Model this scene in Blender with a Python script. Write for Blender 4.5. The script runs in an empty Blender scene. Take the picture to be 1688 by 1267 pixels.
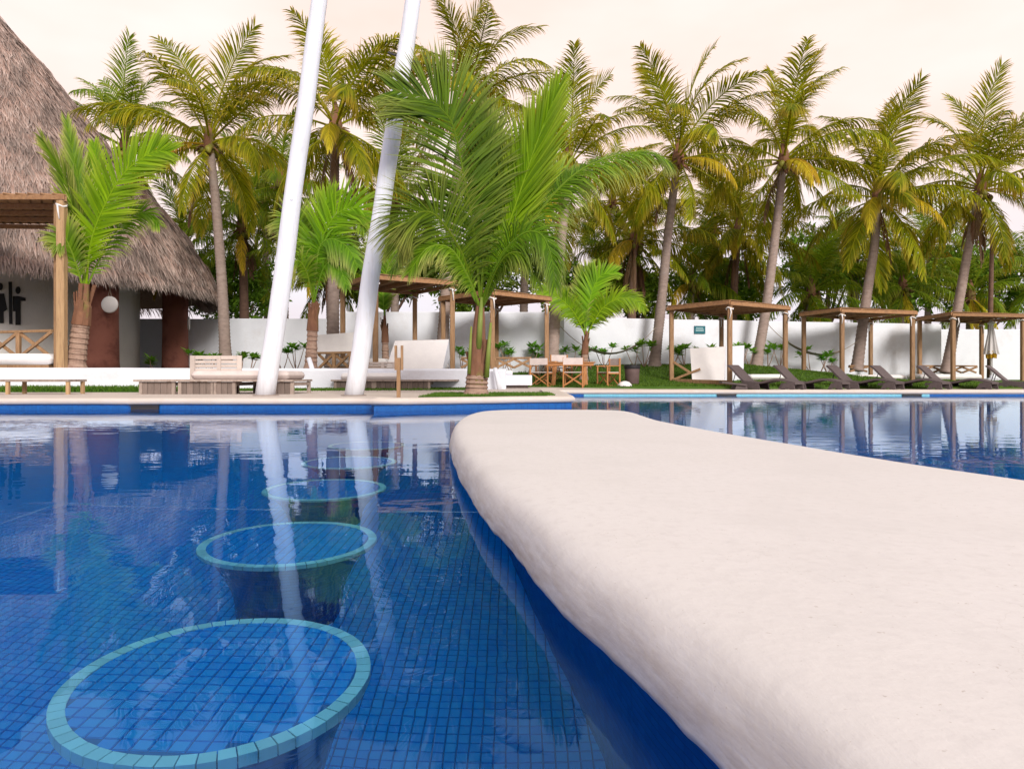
import bpy, math, random
import numpy as np
from mathutils import Vector, Matrix, noise as mnoise
R = math.radians
scene = bpy.context.scene
col = scene.collection
FPX, HX, HY, CAMH = 1125.0, 844.0, 620.0, 0.5        # focal length in photo pixels, principal point, eye height over the water

# ------------------------------------------------------------------ camera
cam = bpy.data.cameras.new('camera'); cam.lens = 36.0 * FPX / 1688.0; cam.sensor_width = 36.0
cam.shift_y = -13.5 / 1688.0; cam.clip_start = 0.02; cam.clip_end = 3000
co = bpy.data.objects.new('camera', cam); col.objects.link(co)
co.location = (0, 0, CAMH); co.rotation_euler = (R(90), 0, 0); scene.camera = co

# ------------------------------------------------------------------ sky and sun (bright thin overcast near sunset)
SUN_EL, SUN_AZ = 25.0, 158.0       # degrees; azimuth clockwise from +Y
w = bpy.data.worlds.new('World'); scene.world = w; w.use_nodes = True
nt = w.node_tree; nt.nodes.clear()
def N(t, typ, **kw):
    n = t.nodes.new(typ)
    for k, v in kw.items():
        setattr(n, k, v)
    return n
out = N(nt, 'ShaderNodeOutputWorld'); bg = N(nt, 'ShaderNodeBackground'); bg.inputs['Strength'].default_value = 0.1
sky = N(nt, 'ShaderNodeTexSky', sky_type='NISHITA', sun_disc=False)
sky.sun_elevation = R(SUN_EL); sky.sun_rotation = R(SUN_AZ); sky.dust_density = 3.0
tc = N(nt, 'ShaderNodeTexCoord')
sep = N(nt, 'ShaderNodeSeparateXYZ'); nt.links.new(tc.outputs['Generated'], sep.inputs[0])
ramp = N(nt, 'ShaderNodeValToRGB')                    # cloud deck by height: lavender low, peach, then pale above
e = ramp.color_ramp.elements
e[0].position = 0.0; e[0].color = (0.80, 0.80, 0.90, 1)
e[1].position = 1.0; e[1].color = (0.93, 0.91, 0.93, 1)
for p, c in ((0.14, (0.90, 0.85, 0.90, 1)), (0.27, (1.05, 0.85, 0.775, 1)), (0.45, (1.07, 0.91, 0.84, 1)), (0.7, (1.0, 0.93, 0.90, 1))):
    k = e.new(p); k.color = c
nt.links.new(sep.outputs['Z'], ramp.inputs['Fac'])
mp = N(nt, 'ShaderNodeMapping'); mp.inputs['Scale'].default_value = (1.6, 1.6, 4.0)
nt.links.new(tc.outputs['Generated'], mp.inputs['Vector'])
cn = N(nt, 'ShaderNodeTexNoise'); cn.inputs['Scale'].default_value = 1.15; cn.inputs['Detail'].default_value = 5; cn.inputs['Roughness'].default_value = 0.5
nt.links.new(mp.outputs['Vector'], cn.inputs['Vector'])
cr = N(nt, 'ShaderNodeValToRGB'); cr.color_ramp.elements[0].position = 0.38; cr.color_ramp.elements[1].position = 0.62
cr.color_ramp.elements[0].color = (0.99, 0.875, 0.835, 1); cr.color_ramp.elements[1].color = (1.04, 1.05, 1.06, 1)
nt.links.new(cn.outputs['Fac'], cr.inputs['Fac'])
mul = N(nt, 'ShaderNodeMix', data_type='RGBA', blend_type='MULTIPLY'); mul.inputs['Factor'].default_value = 1.0
nt.links.new(ramp.outputs['Color'], mul.inputs['A']); nt.links.new(cr.outputs['Color'], mul.inputs['B'])
sc10 = N(nt, 'ShaderNodeVectorMath', operation='SCALE'); sc10.inputs['Scale'].default_value = 10.1
nt.links.new(mul.outputs['Result'], sc10.inputs[0])
mx = N(nt, 'ShaderNodeMix', data_type='RGBA'); mx.inputs['Factor'].default_value = 0.93
nt.links.new(sky.outputs['Color'], mx.inputs['A']); nt.links.new(sc10.outputs[0], mx.inputs['B'])
nt.links.new(mx.outputs['Result'], bg.inputs['Color']); nt.links.new(bg.outputs[0], out.inputs[0])
sun = bpy.data.lights.new('sun', 'SUN'); sun.energy = 2.9; sun.angle = R(18); sun.color = (1.0, 0.93, 0.84)
so = bpy.data.objects.new('sun', sun); col.objects.link(so)
sdir = Vector((math.sin(R(SUN_AZ)) * math.cos(R(SUN_EL)), math.cos(R(SUN_AZ)) * math.cos(R(SUN_EL)), math.sin(R(SUN_EL))))
so.rotation_euler = sdir.to_track_quat('Z', 'Y').to_euler(); so.location = (0, -5, 30)

# ------------------------------------------------------------------ view
vs = scene.view_settings; vs.view_transform = 'Standard'; vs.look = 'None'; vs.exposure = 0.16; vs.gamma = 1.0; vs.use_curve_mapping = False
scene.cycles.use_denoising = True
scene.cycles.max_bounces = 10; scene.cycles.transmission_bounces = 8; scene.cycles.transparent_max_bounces = 8
scene.cycles.diffuse_bounces = 4; scene.cycles.glossy_bounces = 5; scene.cycles.sample_clamp_indirect = 6.0
scene.cycles.caustics_refractive = True; scene.cycles.caustics_reflective = False

# ================================================================== helpers
def at(x, y, d):
    """a place seen at photo pixel (x, y) standing d metres out"""
    return Vector(((x - HX) / FPX * d, d, CAMH - (y - HY) / FPX * d))

class MB:
    def __init__(s): s.v = []; s.f = []; s.a = {}
    def add(s, vs, fs):
        o = len(s.v); s.v.extend([tuple(p) for p in vs]); s.f.extend([tuple(i + o for i in f) for f in fs])
    def box(s, c, size, M=None):
        c = Vector(c); hx, hy, hz = size[0] / 2, size[1] / 2, size[2] / 2
        P = [Vector((x, y, z)) for x in (-hx, hx) for y in (-hy, hy) for z in (-hz, hz)]
        if M is not None: P = [M @ p for p in P]
        s.add([p + c for p in P], [(0, 1, 3, 2), (4, 6, 7, 5), (0, 4, 5, 1), (2, 3, 7, 6), (0, 2, 6, 4), (1, 5, 7, 3)])
    def beam(s, a, b, wd, ht, up=(0, 0, 1), bev=0.0):
        a = Vector(a); b = Vector(b); t = (b - a).normalized(); u = Vector(up)
        if abs(t.dot(u)) > 0.95: u = Vector((0, 1, 0)) if abs(t.y) < .9 else Vector((1, 0, 0))
        sd = t.cross(u).normalized(); u = sd.cross(t).normalized()
        h, k = wd / 2, ht / 2; c = min(h, k) * (bev if bev else 0.18)
        sec = [(-h + c, -k), (h - c, -k), (h, -k + c), (h, k - c), (h - c, k), (-h + c, k), (-h, k - c), (-h, -k + c)]
        V = [p + sd * x + u * y for p in (a, b) for x, y in sec]
        F = [(i, (i + 1) % 8, 8 + (i + 1) % 8, 8 + i) for i in range(8)] + [tuple(range(7, -1, -1)), tuple(range(8, 16))]
        s.add(V, F)
    def tube(s, path, rad, seg=8, cap=True):
        path = [Vector(p) for p in path]; n = len(path)
        if not hasattr(rad, '__len__'): rad = [rad] * n
        ref = Vector((0.31, 0.77, 0.55)).normalized(); V = []; F = []
        for i, p in enumerate(path):
            t = (path[min(i + 1, n - 1)] - path[max(i - 1, 0)]).normalized()
            sd = t.cross(ref).normalized(); u = sd.cross(t)
            for k in range(seg):
                a = 2 * math.pi * k / seg; V.append(p + (sd * math.cos(a) + u * math.sin(a)) * rad[i])
        for i in range(n - 1):
            for k in range(seg):
                F.append((i * seg + k, i * seg + (k + 1) % seg, (i + 1) * seg + (k + 1) % seg, (i + 1) * seg + k))
        if cap: F.append(tuple(range(seg - 1, -1, -1))); F.append(tuple(range((n - 1) * seg, n * seg)))
        s.add(V, F)
    def lathe(s, c, prof, seg=24, cap=True, sq=1.0):
        c = Vector(c); V = []; F = []; n = len(prof)
        for r, z in prof:
            for k in range(seg):
                a = 2 * math.pi * k / seg; V.append(c + Vector((r * math.cos(a), r * math.sin(a) * sq, z)))
        for i in range(n - 1):
            for k in range(seg):
                F.append((i * seg + k, i * seg + (k + 1) % seg, (i + 1) * seg + (k + 1) % seg, (i + 1) * seg + k))
        if cap: F.append(tuple(range(seg - 1, -1, -1))); F.append(tuple(range((n - 1) * seg, n * seg)))
        s.add(V, F)
    def prism(s, pts, d):
        n = len(pts); d = Vector(d); P = [Vector(p) for p in pts]
        s.add(P + [p + d for p in P], [tuple(range(n)), tuple(range(2 * n - 1, n - 1, -1))] + [(i, i + n, (i + 1) % n + n, (i + 1) % n) for i in range(n)])
    def mesh(s, name, mat, smooth=False, off=None):
        me = bpy.data.meshes.new(name)
        V = s.v if off is None else [(p[0] - off[0], p[1] - off[1], p[2] - off[2]) for p in s.v]
        me.from_pydata(V, [], s.f)
        for k, arr in s.a.items():
            at_ = me.attributes.new(k, 'FLOAT', 'POINT'); at_.data.foreach_set('value', np.array(arr, dtype=np.float32))
        if mat: me.materials.append(mat)
        if smooth: me.polygons.foreach_set('use_smooth', [True] * len(me.polygons))
        me.update()
        return me
    def build(s, name, mat, parent=None, smooth=False, world=False):
        """parent given and world: the verts are world positions, made local to the parent's place"""
        off = None
        if parent is not None and world: off = parent.location
        o = bpy.data.objects.new(name, s.mesh(name, mat, smooth, off)); col.objects.link(o)
        if parent is not None: o.parent = parent
        return o

def fixn(o):
    import bmesh
    b = bmesh.new(); b.from_mesh(o.data); bmesh.ops.recalc_face_normals(b, faces=b.faces); b.to_mesh(o.data); b.free(); return o
def inst(me, name, parent, loc=(0, 0, 0), rot=(0, 0, 0), sc=1.0):
    o = bpy.data.objects.new(name, me); col.objects.link(o); o.parent = parent; o.location = loc; o.rotation_euler = rot
    o.scale = (sc, sc, sc); return o
def tag(o, label, cat, group=None):
    o['label'] = label; o['category'] = cat
    if group: o['group'] = group
    return o
def thing(name, label, cat, loc=(0, 0, 0), rz=0.0, group=None):
    o = bpy.data.objects.new(name, None); col.objects.link(o); o.empty_display_size = 0.2
    o.location = loc; o.rotation_euler = (0, 0, rz); return tag(o, label, cat, group)
def struct(o, kind='structure'): o['kind'] = kind; return o
def dup(root, loc, rz, label=None):
    r = root.copy(); col.objects.link(r); r.location = loc; r.rotation_euler = (0, 0, rz)
    if label: r['label'] = label
    for ch in list(root.children):
        c = ch.copy(); col.objects.link(c); c.parent = r
        for g in ch.children:
            k = g.copy(); col.objects.link(k); k.parent = c
    return r
def catmull(P, n):
    P = [Vector(p) for p in P]; Q = [P[0] * 2 - P[1]] + P + [P[-1] * 2 - P[-2]]; out = []
    m = len(P) - 1
    for i in range(n + 1):
        u = i / n * m; k = min(int(u), m - 1); t = u - k
        a, b, c, d = Q[k], Q[k + 1], Q[k + 2], Q[k + 3]
        out.append(0.5 * ((2 * b) + (c - a) * t + (2 * a - 5 * b + 4 * c - d) * t * t + (3 * b - a - 3 * c + d) * t ** 3))
    return out

# ------------------------------------------------------------------ materials
def mat_new(name):
    m = bpy.data.materials.new(name); m.use_nodes = True; t = m.node_tree; t.nodes.clear()
    o = N(t, 'ShaderNodeOutputMaterial'); return m, t, o
def surf(name, c1, c2, scale=4.0, rough=0.7, bump=0.0, bscale=30.0, stretch=(1, 1, 1), spec=0.3, detail=6, c3=None, s3=1.0, rnd=0.0):
    """two colours mixed by noise, an optional third in big patches, fine relief"""
    m, t, o = mat_new(name); L = t.links.new
    p = N(t, 'ShaderNodeBsdfPrincipled'); p.inputs['Roughness'].default_value = rough; p.inputs['Specular IOR Level'].default_value = spec
    tc = N(t, 'ShaderNodeTexCoord'); mp = N(t, 'ShaderNodeMapping'); mp.inputs['Scale'].default_value = stretch
    L(tc.outputs['Object'], mp.inputs['Vector'])
    n = N(t, 'ShaderNodeTexNoise'); n.inputs['Scale'].default_value = scale; n.inputs['Detail'].default_value = detail; n.inputs['Roughness'].default_value = 0.6
    L(mp.outputs[0], n.inputs['Vector'])
    r = N(t, 'ShaderNodeMapRange'); r.inputs['From Min'].default_value = 0.3; r.inputs['From Max'].default_value = 0.7; L(n.outputs['Fac'], r.inputs['Value'])
    mx = N(t, 'ShaderNodeMix', data_type='RGBA'); mx.inputs['A'].default_value = (*c1, 1); mx.inputs['B'].default_value = (*c2, 1); L(r.outputs[0], mx.inputs['Factor'])
    cur = mx.outputs['Result']
    if c3 is not None:
        n3 = N(t, 'ShaderNodeTexNoise'); n3.inputs['Scale'].default_value = s3; n3.inputs['Detail'].default_value = 8; n3.inputs['Roughness'].default_value = 0.7
        L(mp.outputs[0], n3.inputs['Vector'])
        r3 = N(t, 'ShaderNodeMapRange'); r3.inputs['From Min'].default_value = 0.52; r3.inputs['From Max'].default_value = 0.75; L(n3.outputs['Fac'], r3.inputs['Value'])
        m3 = N(t, 'ShaderNodeMix', data_type='RGBA'); L(r3.outputs[0], m3.inputs['Factor']); L(cur, m3.inputs['A']); m3.inputs['B'].default_value = (*c3, 1)
        cur = m3.outputs['Result']
    if rnd:
        oi = N(t, 'ShaderNodeObjectInfo'); hs = N(t, 'ShaderNodeHueSaturation')
        rr = N(t, 'ShaderNodeMapRange'); rr.inputs['To Min'].default_value = 1 - rnd; rr.inputs['To Max'].default_value = 1 + rnd
        L(oi.outputs['Random'], rr.inputs['Value']); L(rr.outputs[0], hs.inputs['Value']); L(cur, hs.inputs['Color']); cur = hs.outputs['Color']
    L(cur, p.inputs['Base Color'])
    if bump:
        nb = N(t, 'ShaderNodeTexNoise'); nb.inputs['Scale'].default_value = bscale; nb.inputs['Detail'].default_value = 6; L(mp.outputs[0], nb.inputs['Vector'])
        b = N(t, 'ShaderNodeBump'); b.inputs['Strength'].default_value = 1.0; b.inputs['Distance'].default_value = bump
        L(nb.outputs['Fac'], b.inputs['Height']); L(b.outputs[0], p.inputs['Normal'])
    L(p.outputs[0], o.inputs[0]); return m
def leafmat(name, base, alt, tip, trans=0.35, tipamt=0.8, rough=0.42, rnd=0.25, hue=0.02):
    m, t, o = mat_new(name); L = t.links.new
    at1 = N(t, 'ShaderNodeAttribute', attribute_name='tip'); at2 = N(t, 'ShaderNodeAttribute', attribute_name='rnd'); oi = N(t, 'ShaderNodeObjectInfo')
    mx = N(t, 'ShaderNodeMix', data_type='RGBA'); mx.inputs['A'].default_value = (*base, 1); mx.inputs['B'].default_value = (*alt, 1)
    ad = N(t, 'ShaderNodeMath', operation='MULTIPLY_ADD'); L(at2.outputs['Fac'], ad.inputs[0]); ad.inputs[1].default_value = 0.6
    mo = N(t, 'ShaderNodeMath', operation='MULTIPLY'); L(oi.outputs['Random'], mo.inputs[0]); mo.inputs[1].default_value = 0.5; L(mo.outputs[0], ad.inputs[2]); L(ad.outputs[0], mx.inputs['Factor'])
    pw = N(t, 'ShaderNodeMath', operation='POWER'); L(at1.outputs['Fac'], pw.inputs[0]); pw.inputs[1].default_value = 2.6
    m2 = N(t, 'ShaderNodeMath', operation='MULTIPLY'); L(pw.outputs[0], m2.inputs[0]); m2.inputs[1].default_value = tipamt
    mt = N(t, 'ShaderNodeMix', data_type='RGBA'); L(mx.outputs['Result'], mt.inputs['A']); mt.inputs['B'].default_value = (*tip, 1); L(m2.outputs[0], mt.inputs['Factor'])
    hs = N(t, 'ShaderNodeHueSaturation')
    rr = N(t, 'ShaderNodeMapRange'); rr.inputs['To Min'].default_value = 1 - rnd; rr.inputs['To Max'].default_value = 1 + rnd; L(at2.outputs['Fac'], rr.inputs['Value']); L(rr.outputs[0], hs.inputs['Value'])
    rh = N(t, 'ShaderNodeMapRange'); rh.inputs['To Min'].default_value = 0.5 - hue; rh.inputs['To Max'].default_value = 0.5 + hue; L(oi.outputs['Random'], rh.inputs['Value']); L(rh.outputs[0], hs.inputs['Hue'])
    L(mt.outputs['Result'], hs.inputs['Color'])
    p = N(t, 'ShaderNodeBsdfPrincipled'); p.inputs['Roughness'].default_value = rough + .1; p.inputs['Specular IOR Level'].default_value = 0.16; L(hs.outputs[0], p.inputs['Base Color'])
    tr = N(t, 'ShaderNodeBsdfTranslucent')
    hb = N(t, 'ShaderNodeHueSaturation'); hb.inputs['Value'].default_value = 1.5; hb.inputs['Hue'].default_value = 0.485; L(hs.outputs[0], hb.inputs['Color']); L(hb.outputs[0], tr.inputs['Color'])
    ms = N(t, 'ShaderNodeMixShader'); ms.inputs[0].default_value = trans; L(p.outputs[0], ms.inputs[1]); L(tr.outputs[0], ms.inputs[2]); L(ms.outputs[0], o.inputs[0]); return m
PITCH = 0.0263
def tilemat(name, c1, c2, grout, pitch=PITCH, gw=0.075, lines=True, rough=0.25, axes='XY'):
    """mosaic: colour per cell, joints between the cells where the tiles are not built one by one"""
    m, t, o = mat_new(name); L = t.links.new
    g = N(t, 'ShaderNodeNewGeometry'); mp = N(t, 'ShaderNodeVectorMath', operation='SCALE'); mp.inputs['Scale'].default_value = 1 / pitch; L(g.outputs['Position'], mp.inputs[0])
    ofs = N(t, 'ShaderNodeVectorMath', operation='ADD'); ofs.inputs[1].default_value = (0.5, 0.5, 0.13); L(mp.outputs[0], ofs.inputs[0])
    fl = N(t, 'ShaderNodeVectorMath', operation='FLOOR'); L(ofs.outputs[0], fl.inputs[0])
    wn = N(t, 'ShaderNodeTexWhiteNoise', noise_dimensions='3D'); L(fl.outputs[0], wn.inputs['Vector'])
    mx = N(t, 'ShaderNodeMix', data_type='RGBA'); mx.inputs['A'].default_value = (*c1, 1); mx.inputs['B'].default_value = (*c2, 1); L(wn.outputs['Value'], mx.inputs['Factor'])
    cur = mx.outputs['Result']
    p = N(t, 'ShaderNodeBsdfPrincipled'); p.inputs['Roughness'].default_value = rough
    if lines:
        fr = N(t, 'ShaderNodeVectorMath', operation='FRACTION'); L(ofs.outputs[0], fr.inputs[0]); sp = N(t, 'ShaderNodeSeparateXYZ'); L(fr.outputs[0], sp.inputs[0])
        fac = None
        for ax in axes:
            a = N(t, 'ShaderNodeMath', operation='SUBTRACT'); L(sp.outputs[ax], a.inputs[0]); a.inputs[1].default_value = 0.5
            b = N(t, 'ShaderNodeMath', operation='ABSOLUTE'); L(a.outputs[0], b.inputs[0])
            c = N(t, 'ShaderNodeMath', operation='GREATER_THAN'); L(b.outputs[0], c.inputs[0]); c.inputs[1].default_value = 0.5 - gw / 2
            if fac is None: fac = c.outputs[0]
            else:
                q = N(t, 'ShaderNodeMath', operation='MAXIMUM'); L(fac, q.inputs[0]); L(c.outputs[0], q.inputs[1]); fac = q.outputs[0]
        m3 = N(t, 'ShaderNodeMix', data_type='RGBA'); L(fac, m3.inputs['Factor']); L(cur, m3.inputs['A']); m3.inputs['B'].default_value = (*grout, 1); cur = m3.outputs['Result']
    L(cur, p.inputs['Base Color']); L(p.outputs[0], o.inputs[0]); return m
def watermat():
    m, t, o = mat_new('pool_water'); L = t.links.new
    g = N(t, 'ShaderNodeNewGeometry')
    def nz(scale, stretch, detail, dist=0.0):
        mp = N(t, 'ShaderNodeMapping'); mp.inputs['Scale'].default_value = stretch; L(g.outputs['Position'], mp.inputs['Vector'])
        n = N(t, 'ShaderNodeTexNoise'); n.inputs['Scale'].default_value = scale; n.inputs['Detail'].default_value = detail; n.inputs['Distortion'].default_value = dist; L(mp.outputs[0], n.inputs['Vector']); return n.outputs['Fac']
    def mth(op, a, b):
        n = N(t, 'ShaderNodeMath', operation=op)
        for i, x in enumerate((a, b)):
            if isinstance(x, (int, float)): n.inputs[i].default_value = x
            else: L(x, n.inputs[i])
        return n.outputs[0]
    gust = N(t, 'ShaderNodeMapRange'); L(nz(0.22, (1, 1, 1), 2), gust.inputs['Value']); gust.inputs['From Min'].default_value = 0.42; gust.inputs['From Max'].default_value = 0.62; gust.inputs['To Min'].default_value = 0.25; gust.inputs['To Max'].default_value = 1.5
    h = mth('MULTIPLY', nz(2.6, (1, 1.5, 1), 2, 0.6), 0.0014)
    h2 = mth('MULTIPLY', nz(9.0, (1, 1.4, 1), 1, 0.4), 0.00022)
    h3 = mth('MULTIPLY', mth('MULTIPLY', nz(5.0, (0.7, 2.2, 1), 1, 0.3), 0.0009), gust.outputs[0])
    b = N(t, 'ShaderNodeBump'); b.inputs['Strength'].default_value = 1.0; b.inputs['Distance'].default_value = 1.0
    L(mth('ADD', mth('ADD', h, h2), h3), b.inputs['Height'])
    fr = N(t, 'ShaderNodeFresnel'); fr.inputs['IOR'].default_value = 1.333; L(b.outputs[0], fr.inputs['Normal'])
    gl = N(t, 'ShaderNodeBsdfGlossy'); gl.inputs['Roughness'].default_value = 0.0; gl.inputs['Color'].default_value = (0.84, 0.94, 1, 1); L(b.outputs[0], gl.inputs['Normal'])
    tr_ = N(t, 'ShaderNodeValToRGB'); tr_.color_ramp.elements[0].position = 0.05; tr_.color_ramp.elements[0].color = (0.34, 0.74, 1, 1); tr_.color_ramp.elements[1].position = 0.5; tr_.color_ramp.elements[1].color = (0.80, 0.90, 1, 1)
    L(fr.outputs[0], tr_.inputs['Fac']); L(tr_.outputs['Color'], gl.inputs['Color'])
    rf = N(t, 'ShaderNodeBsdfRefraction'); rf.inputs['Roughness'].default_value = 0.0; rf.inputs['IOR'].default_value = 1.333; rf.inputs['Color'].default_value = (0.50, 0.83, 1.0, 1); L(b.outputs[0], rf.inputs['Normal'])
    ms = N(t, 'ShaderNodeMixShader'); L(fr.outputs[0], ms.inputs[0]); L(rf.outputs[0], ms.inputs[1]); L(gl.outputs[0], ms.inputs[2]); L(ms.outputs[0], o.inputs[0]); return m

M = {}
M['plaster'] = surf('cream_plaster', (0.80, 0.765, 0.745), (0.74, 0.70, 0.68), 3.0, 0.75, 0.004, 26, c3=(0.66, 0.59, 0.53), s3=1.3, spec=0.2)
M['white'] = surf('white_limewash', (0.77, 0.81, 0.90), (0.71, 0.75, 0.84), 1.6, 0.85, 0.006, 22, c3=(0.62, 0.62, 0.66), s3=0.6, spec=0.15)
M['wallin'] = surf('grey_white_plaster', (0.80, 0.79, 0.78), (0.73, 0.72, 0.72), 1.2, 0.85, 0.006, 20, spec=0.15)
M['pole'] = surf('white_painted_trunk', (0.76, 0.80, 0.88), (0.71, 0.75, 0.84), 2.2, 0.75, 0.009, 9, (3, 3, 0.4), c3=(0.60, 0.60, 0.64), s3=1.9)
M['canvas'] = surf('white_canvas', (0.78, 0.77, 0.78), (0.70, 0.69, 0.71), 3, 0.9, 0.003, 40, spec=0.1)
M['canvas2'] = surf('natural_canvas', (0.66, 0.59, 0.57), (0.56, 0.49, 0.48), 5, 0.9, 0.003, 50, spec=0.1)
M['wood'] = surf('brown_pine', (0.25, 0.145, 0.075), (0.36, 0.225, 0.125), 6, 0.7, 0.004, 20, (4, 4, 0.6), c3=(0.13, 0.075, 0.045), s3=5, rnd=0.12)
M['woodh'] = surf('brown_pine_boards', (0.27, 0.14, 0.065), (0.37, 0.21, 0.11), 7, 0.7, 0.003, 25, (2, 2, 2), c3=(0.15, 0.08, 0.05), s3=4, rnd=0.15)
M['woodlight'] = surf('pale_pine', (0.46, 0.31, 0.17), (0.36, 0.23, 0.125), 6, 0.7, 0.004, 20, (5, 5, 0.5), c3=(0.17, 0.10, 0.06), s3=4, rnd=0.12)
M['weather'] = surf('weathered_wood', (0.40, 0.33, 0.29), (0.27, 0.215, 0.19), 7, 0.8, 0.003, 30, (3, 3, 1), c3=(0.17, 0.13, 0.115), s3=4, rnd=0.15)
M['weatherdark'] = surf('weathered_dark_wood', (0.16, 0.125, 0.11), (0.22, 0.175, 0.155), 8, 0.8, 0.003, 30, (6, 6, 0.6), rnd=0.2)
M['bleached'] = surf('bleached_wood', (0.60, 0.53, 0.49), (0.50, 0.43, 0.40), 7, 0.8, 0.003, 30, rnd=0.1)
M['teak'] = surf('teak', (0.47, 0.22, 0.085), (0.38, 0.165, 0.06), 8, 0.55, 0.002, 30, rnd=0.1)
M['wicker'] = surf('dark_wicker', (0.075, 0.058, 0.062), (0.115, 0.092, 0.095), 40, 0.6, 0.006, 90, rnd=0.1)
M['red'] = surf('terracotta_plaster', (0.29, 0.115, 0.085), (0.225, 0.085, 0.065), 1.5, 0.8, 0.006, 14, c3=(0.11, 0.035, 0.03), s3=1.5)
M['black'] = surf('black_paint', (0.012, 0.012, 0.016), (0.02, 0.02, 0.024), 5, 0.6)
M['dark'] = surf('dark_plastic', (0.03, 0.03, 0.035), (0.045, 0.04, 0.045), 5, 0.5)
M['bin'] = surf('brown_bin', (0.14, 0.095, 0.095), (0.105, 0.07, 0.07), 6, 0.6, 0.002, 30)
M['rope'] = surf('hammock_cord', (0.36, 0.31, 0.26), (0.26, 0.21, 0.18), 20, 0.9)
M['teal'] = surf('teal_sign', (0.006, 0.11, 0.15), (0.008, 0.13, 0.17), 6, 0.5)
M['yellow'] = surf('yellow_cloth', (0.62, 0.38, 0.03), (0.5, 0.3, 0.02), 6, 0.9)
M['signwhite'] = surf('sign_print', (0.35, 0.55, 0.6), (0.4, 0.6, 0.65), 6, 0.6)
M['deck'] = surf('deck_stone', (0.57, 0.51, 0.47), (0.50, 0.44, 0.40), 1.2, 0.8, 0.003, 18, c3=(0.50, 0.43, 0.38), s3=0.7, spec=0.2)
M['coping'] = surf('coping_stone', (0.63, 0.57, 0.53), (0.56, 0.50, 0.455), 1.6, 0.75, 0.004, 16, c3=(0.55, 0.46, 0.40), s3=1.2, spec=0.2)
M['soil'] = surf('garden_soil', (0.10, 0.085, 0.05), (0.075, 0.085, 0.03), 2.0, 0.95, 0.01, 20)
M['turf'] = surf('lawn_turf', (0.045, 0.11, 0.012), (0.075, 0.14, 0.02), 3.0, 0.95, 0.01, 60, c3=(0.10, 0.13, 0.03), s3=0.5)
M['thatch'] = surf('thatch_base', (0.26, 0.19, 0.175), (0.15, 0.10, 0.09), 10, 0.95, 0.02, 20)
M['trunk'] = surf('palm_bark', (0.36, 0.285, 0.255), (0.235, 0.18, 0.16), 5, 0.9, 0.012, 12, (1, 1, 2.2), c3=(0.32, 0.27, 0.25), s3=1.2, rnd=0.15)
M['trunkdark'] = surf('palm_bark_dark', (0.19, 0.115, 0.085), (0.125, 0.075, 0.058), 5, 0.9, 0.012, 12, (1, 1, 2.2), rnd=0.15)
M['trunkyoung'] = surf('young_palm_bark', (0.40, 0.285, 0.225), (0.25, 0.155, 0.12), 6, 0.9, 0.01, 16, (1, 1, 3), c3=(0.10, 0.06, 0.045), s3=5)
M['sheath'] = surf('palm_sheath', (0.24, 0.12, 0.07), (0.15, 0.07, 0.045), 8, 0.9, 0.01, 20, (1, 1, 0.4), c3=(0.25, 0.30, 0.06), s3=2)
M['petiole'] = surf('green_petiole', (0.15, 0.22, 0.035), (0.22, 0.26, 0.06), 5, 0.5)
M['coconut'] = surf('coconut', (0.28, 0.22, 0.04), (0.18, 0.20, 0.03), 3, 0.5, rnd=0.3)
M['leafold'] = leafmat('palm_leaf', (0.072, 0.155, 0.003), (0.285, 0.285, 0.004), (0.66, 0.46, 0.06), 0.42, 0.65)
M['leafback'] = leafmat('palm_leaf_back', (0.062, 0.175, 0.006), (0.20, 0.27, 0.008), (0.48, 0.38, 0.07), 0.42, 0.5)
M['leafgold'] = leafmat('palm_leaf_gold', (0.42, 0.37, 0.015), (0.52, 0.40, 0.02), (0.55, 0.36, 0.10), 0.35, 0.7)
M['leafdead'] = leafmat('palm_leaf_dead', (0.22, 0.13, 0.07), (0.14, 0.075, 0.045), (0.28, 0.18, 0.11), 0.15, 0.6)
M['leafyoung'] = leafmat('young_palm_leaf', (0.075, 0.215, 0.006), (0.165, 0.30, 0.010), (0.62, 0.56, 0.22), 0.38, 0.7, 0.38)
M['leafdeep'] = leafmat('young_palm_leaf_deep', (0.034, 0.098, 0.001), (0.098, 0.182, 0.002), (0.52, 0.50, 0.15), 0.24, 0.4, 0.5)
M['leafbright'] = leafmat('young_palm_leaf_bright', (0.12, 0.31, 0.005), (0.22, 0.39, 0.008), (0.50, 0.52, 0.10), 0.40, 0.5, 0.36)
M['leafshrub'] = leafmat('shrub_leaf', (0.13, 0.36, 0.03), (0.19, 0.42, 0.04), (0.2, 0.42, 0.04), 0.3, 0.3)
M['leaftree'] = leafmat('tree_leaf', (0.09, 0.22, 0.022), (0.20, 0.34, 0.03), (0.12, 0.20, 0.04), 0.3, 0.3)
M['grass'] = leafmat('grass_blades', (0.030, 0.115, 0.010), (0.085, 0.185, 0.018), (0.16, 0.20, 0.04), 0.3, 0.4)
M['strand'] = leafmat('thatch_strand', (0.45, 0.36, 0.325), (0.23, 0.155, 0.13), (0.70, 0.62, 0.585), 0.06, 0.65, 0.9, 0.55, 0.0)
M['tile'] = tilemat('blue_mosaic_piece', (0.006, 0.34, 0.95), (0.010, 0.42, 0.99), (0, 0, 0), lines=False)
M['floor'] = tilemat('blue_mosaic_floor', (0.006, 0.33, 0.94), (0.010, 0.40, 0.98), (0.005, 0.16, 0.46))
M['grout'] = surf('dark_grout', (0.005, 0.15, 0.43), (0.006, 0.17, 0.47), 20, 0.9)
M['wallx'] = tilemat('blue_mosaic_wall', (0.003, 0.075, 0.30), (0.006, 0.11, 0.40), (0.012, 0.14, 0.36), axes='XZ')
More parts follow.
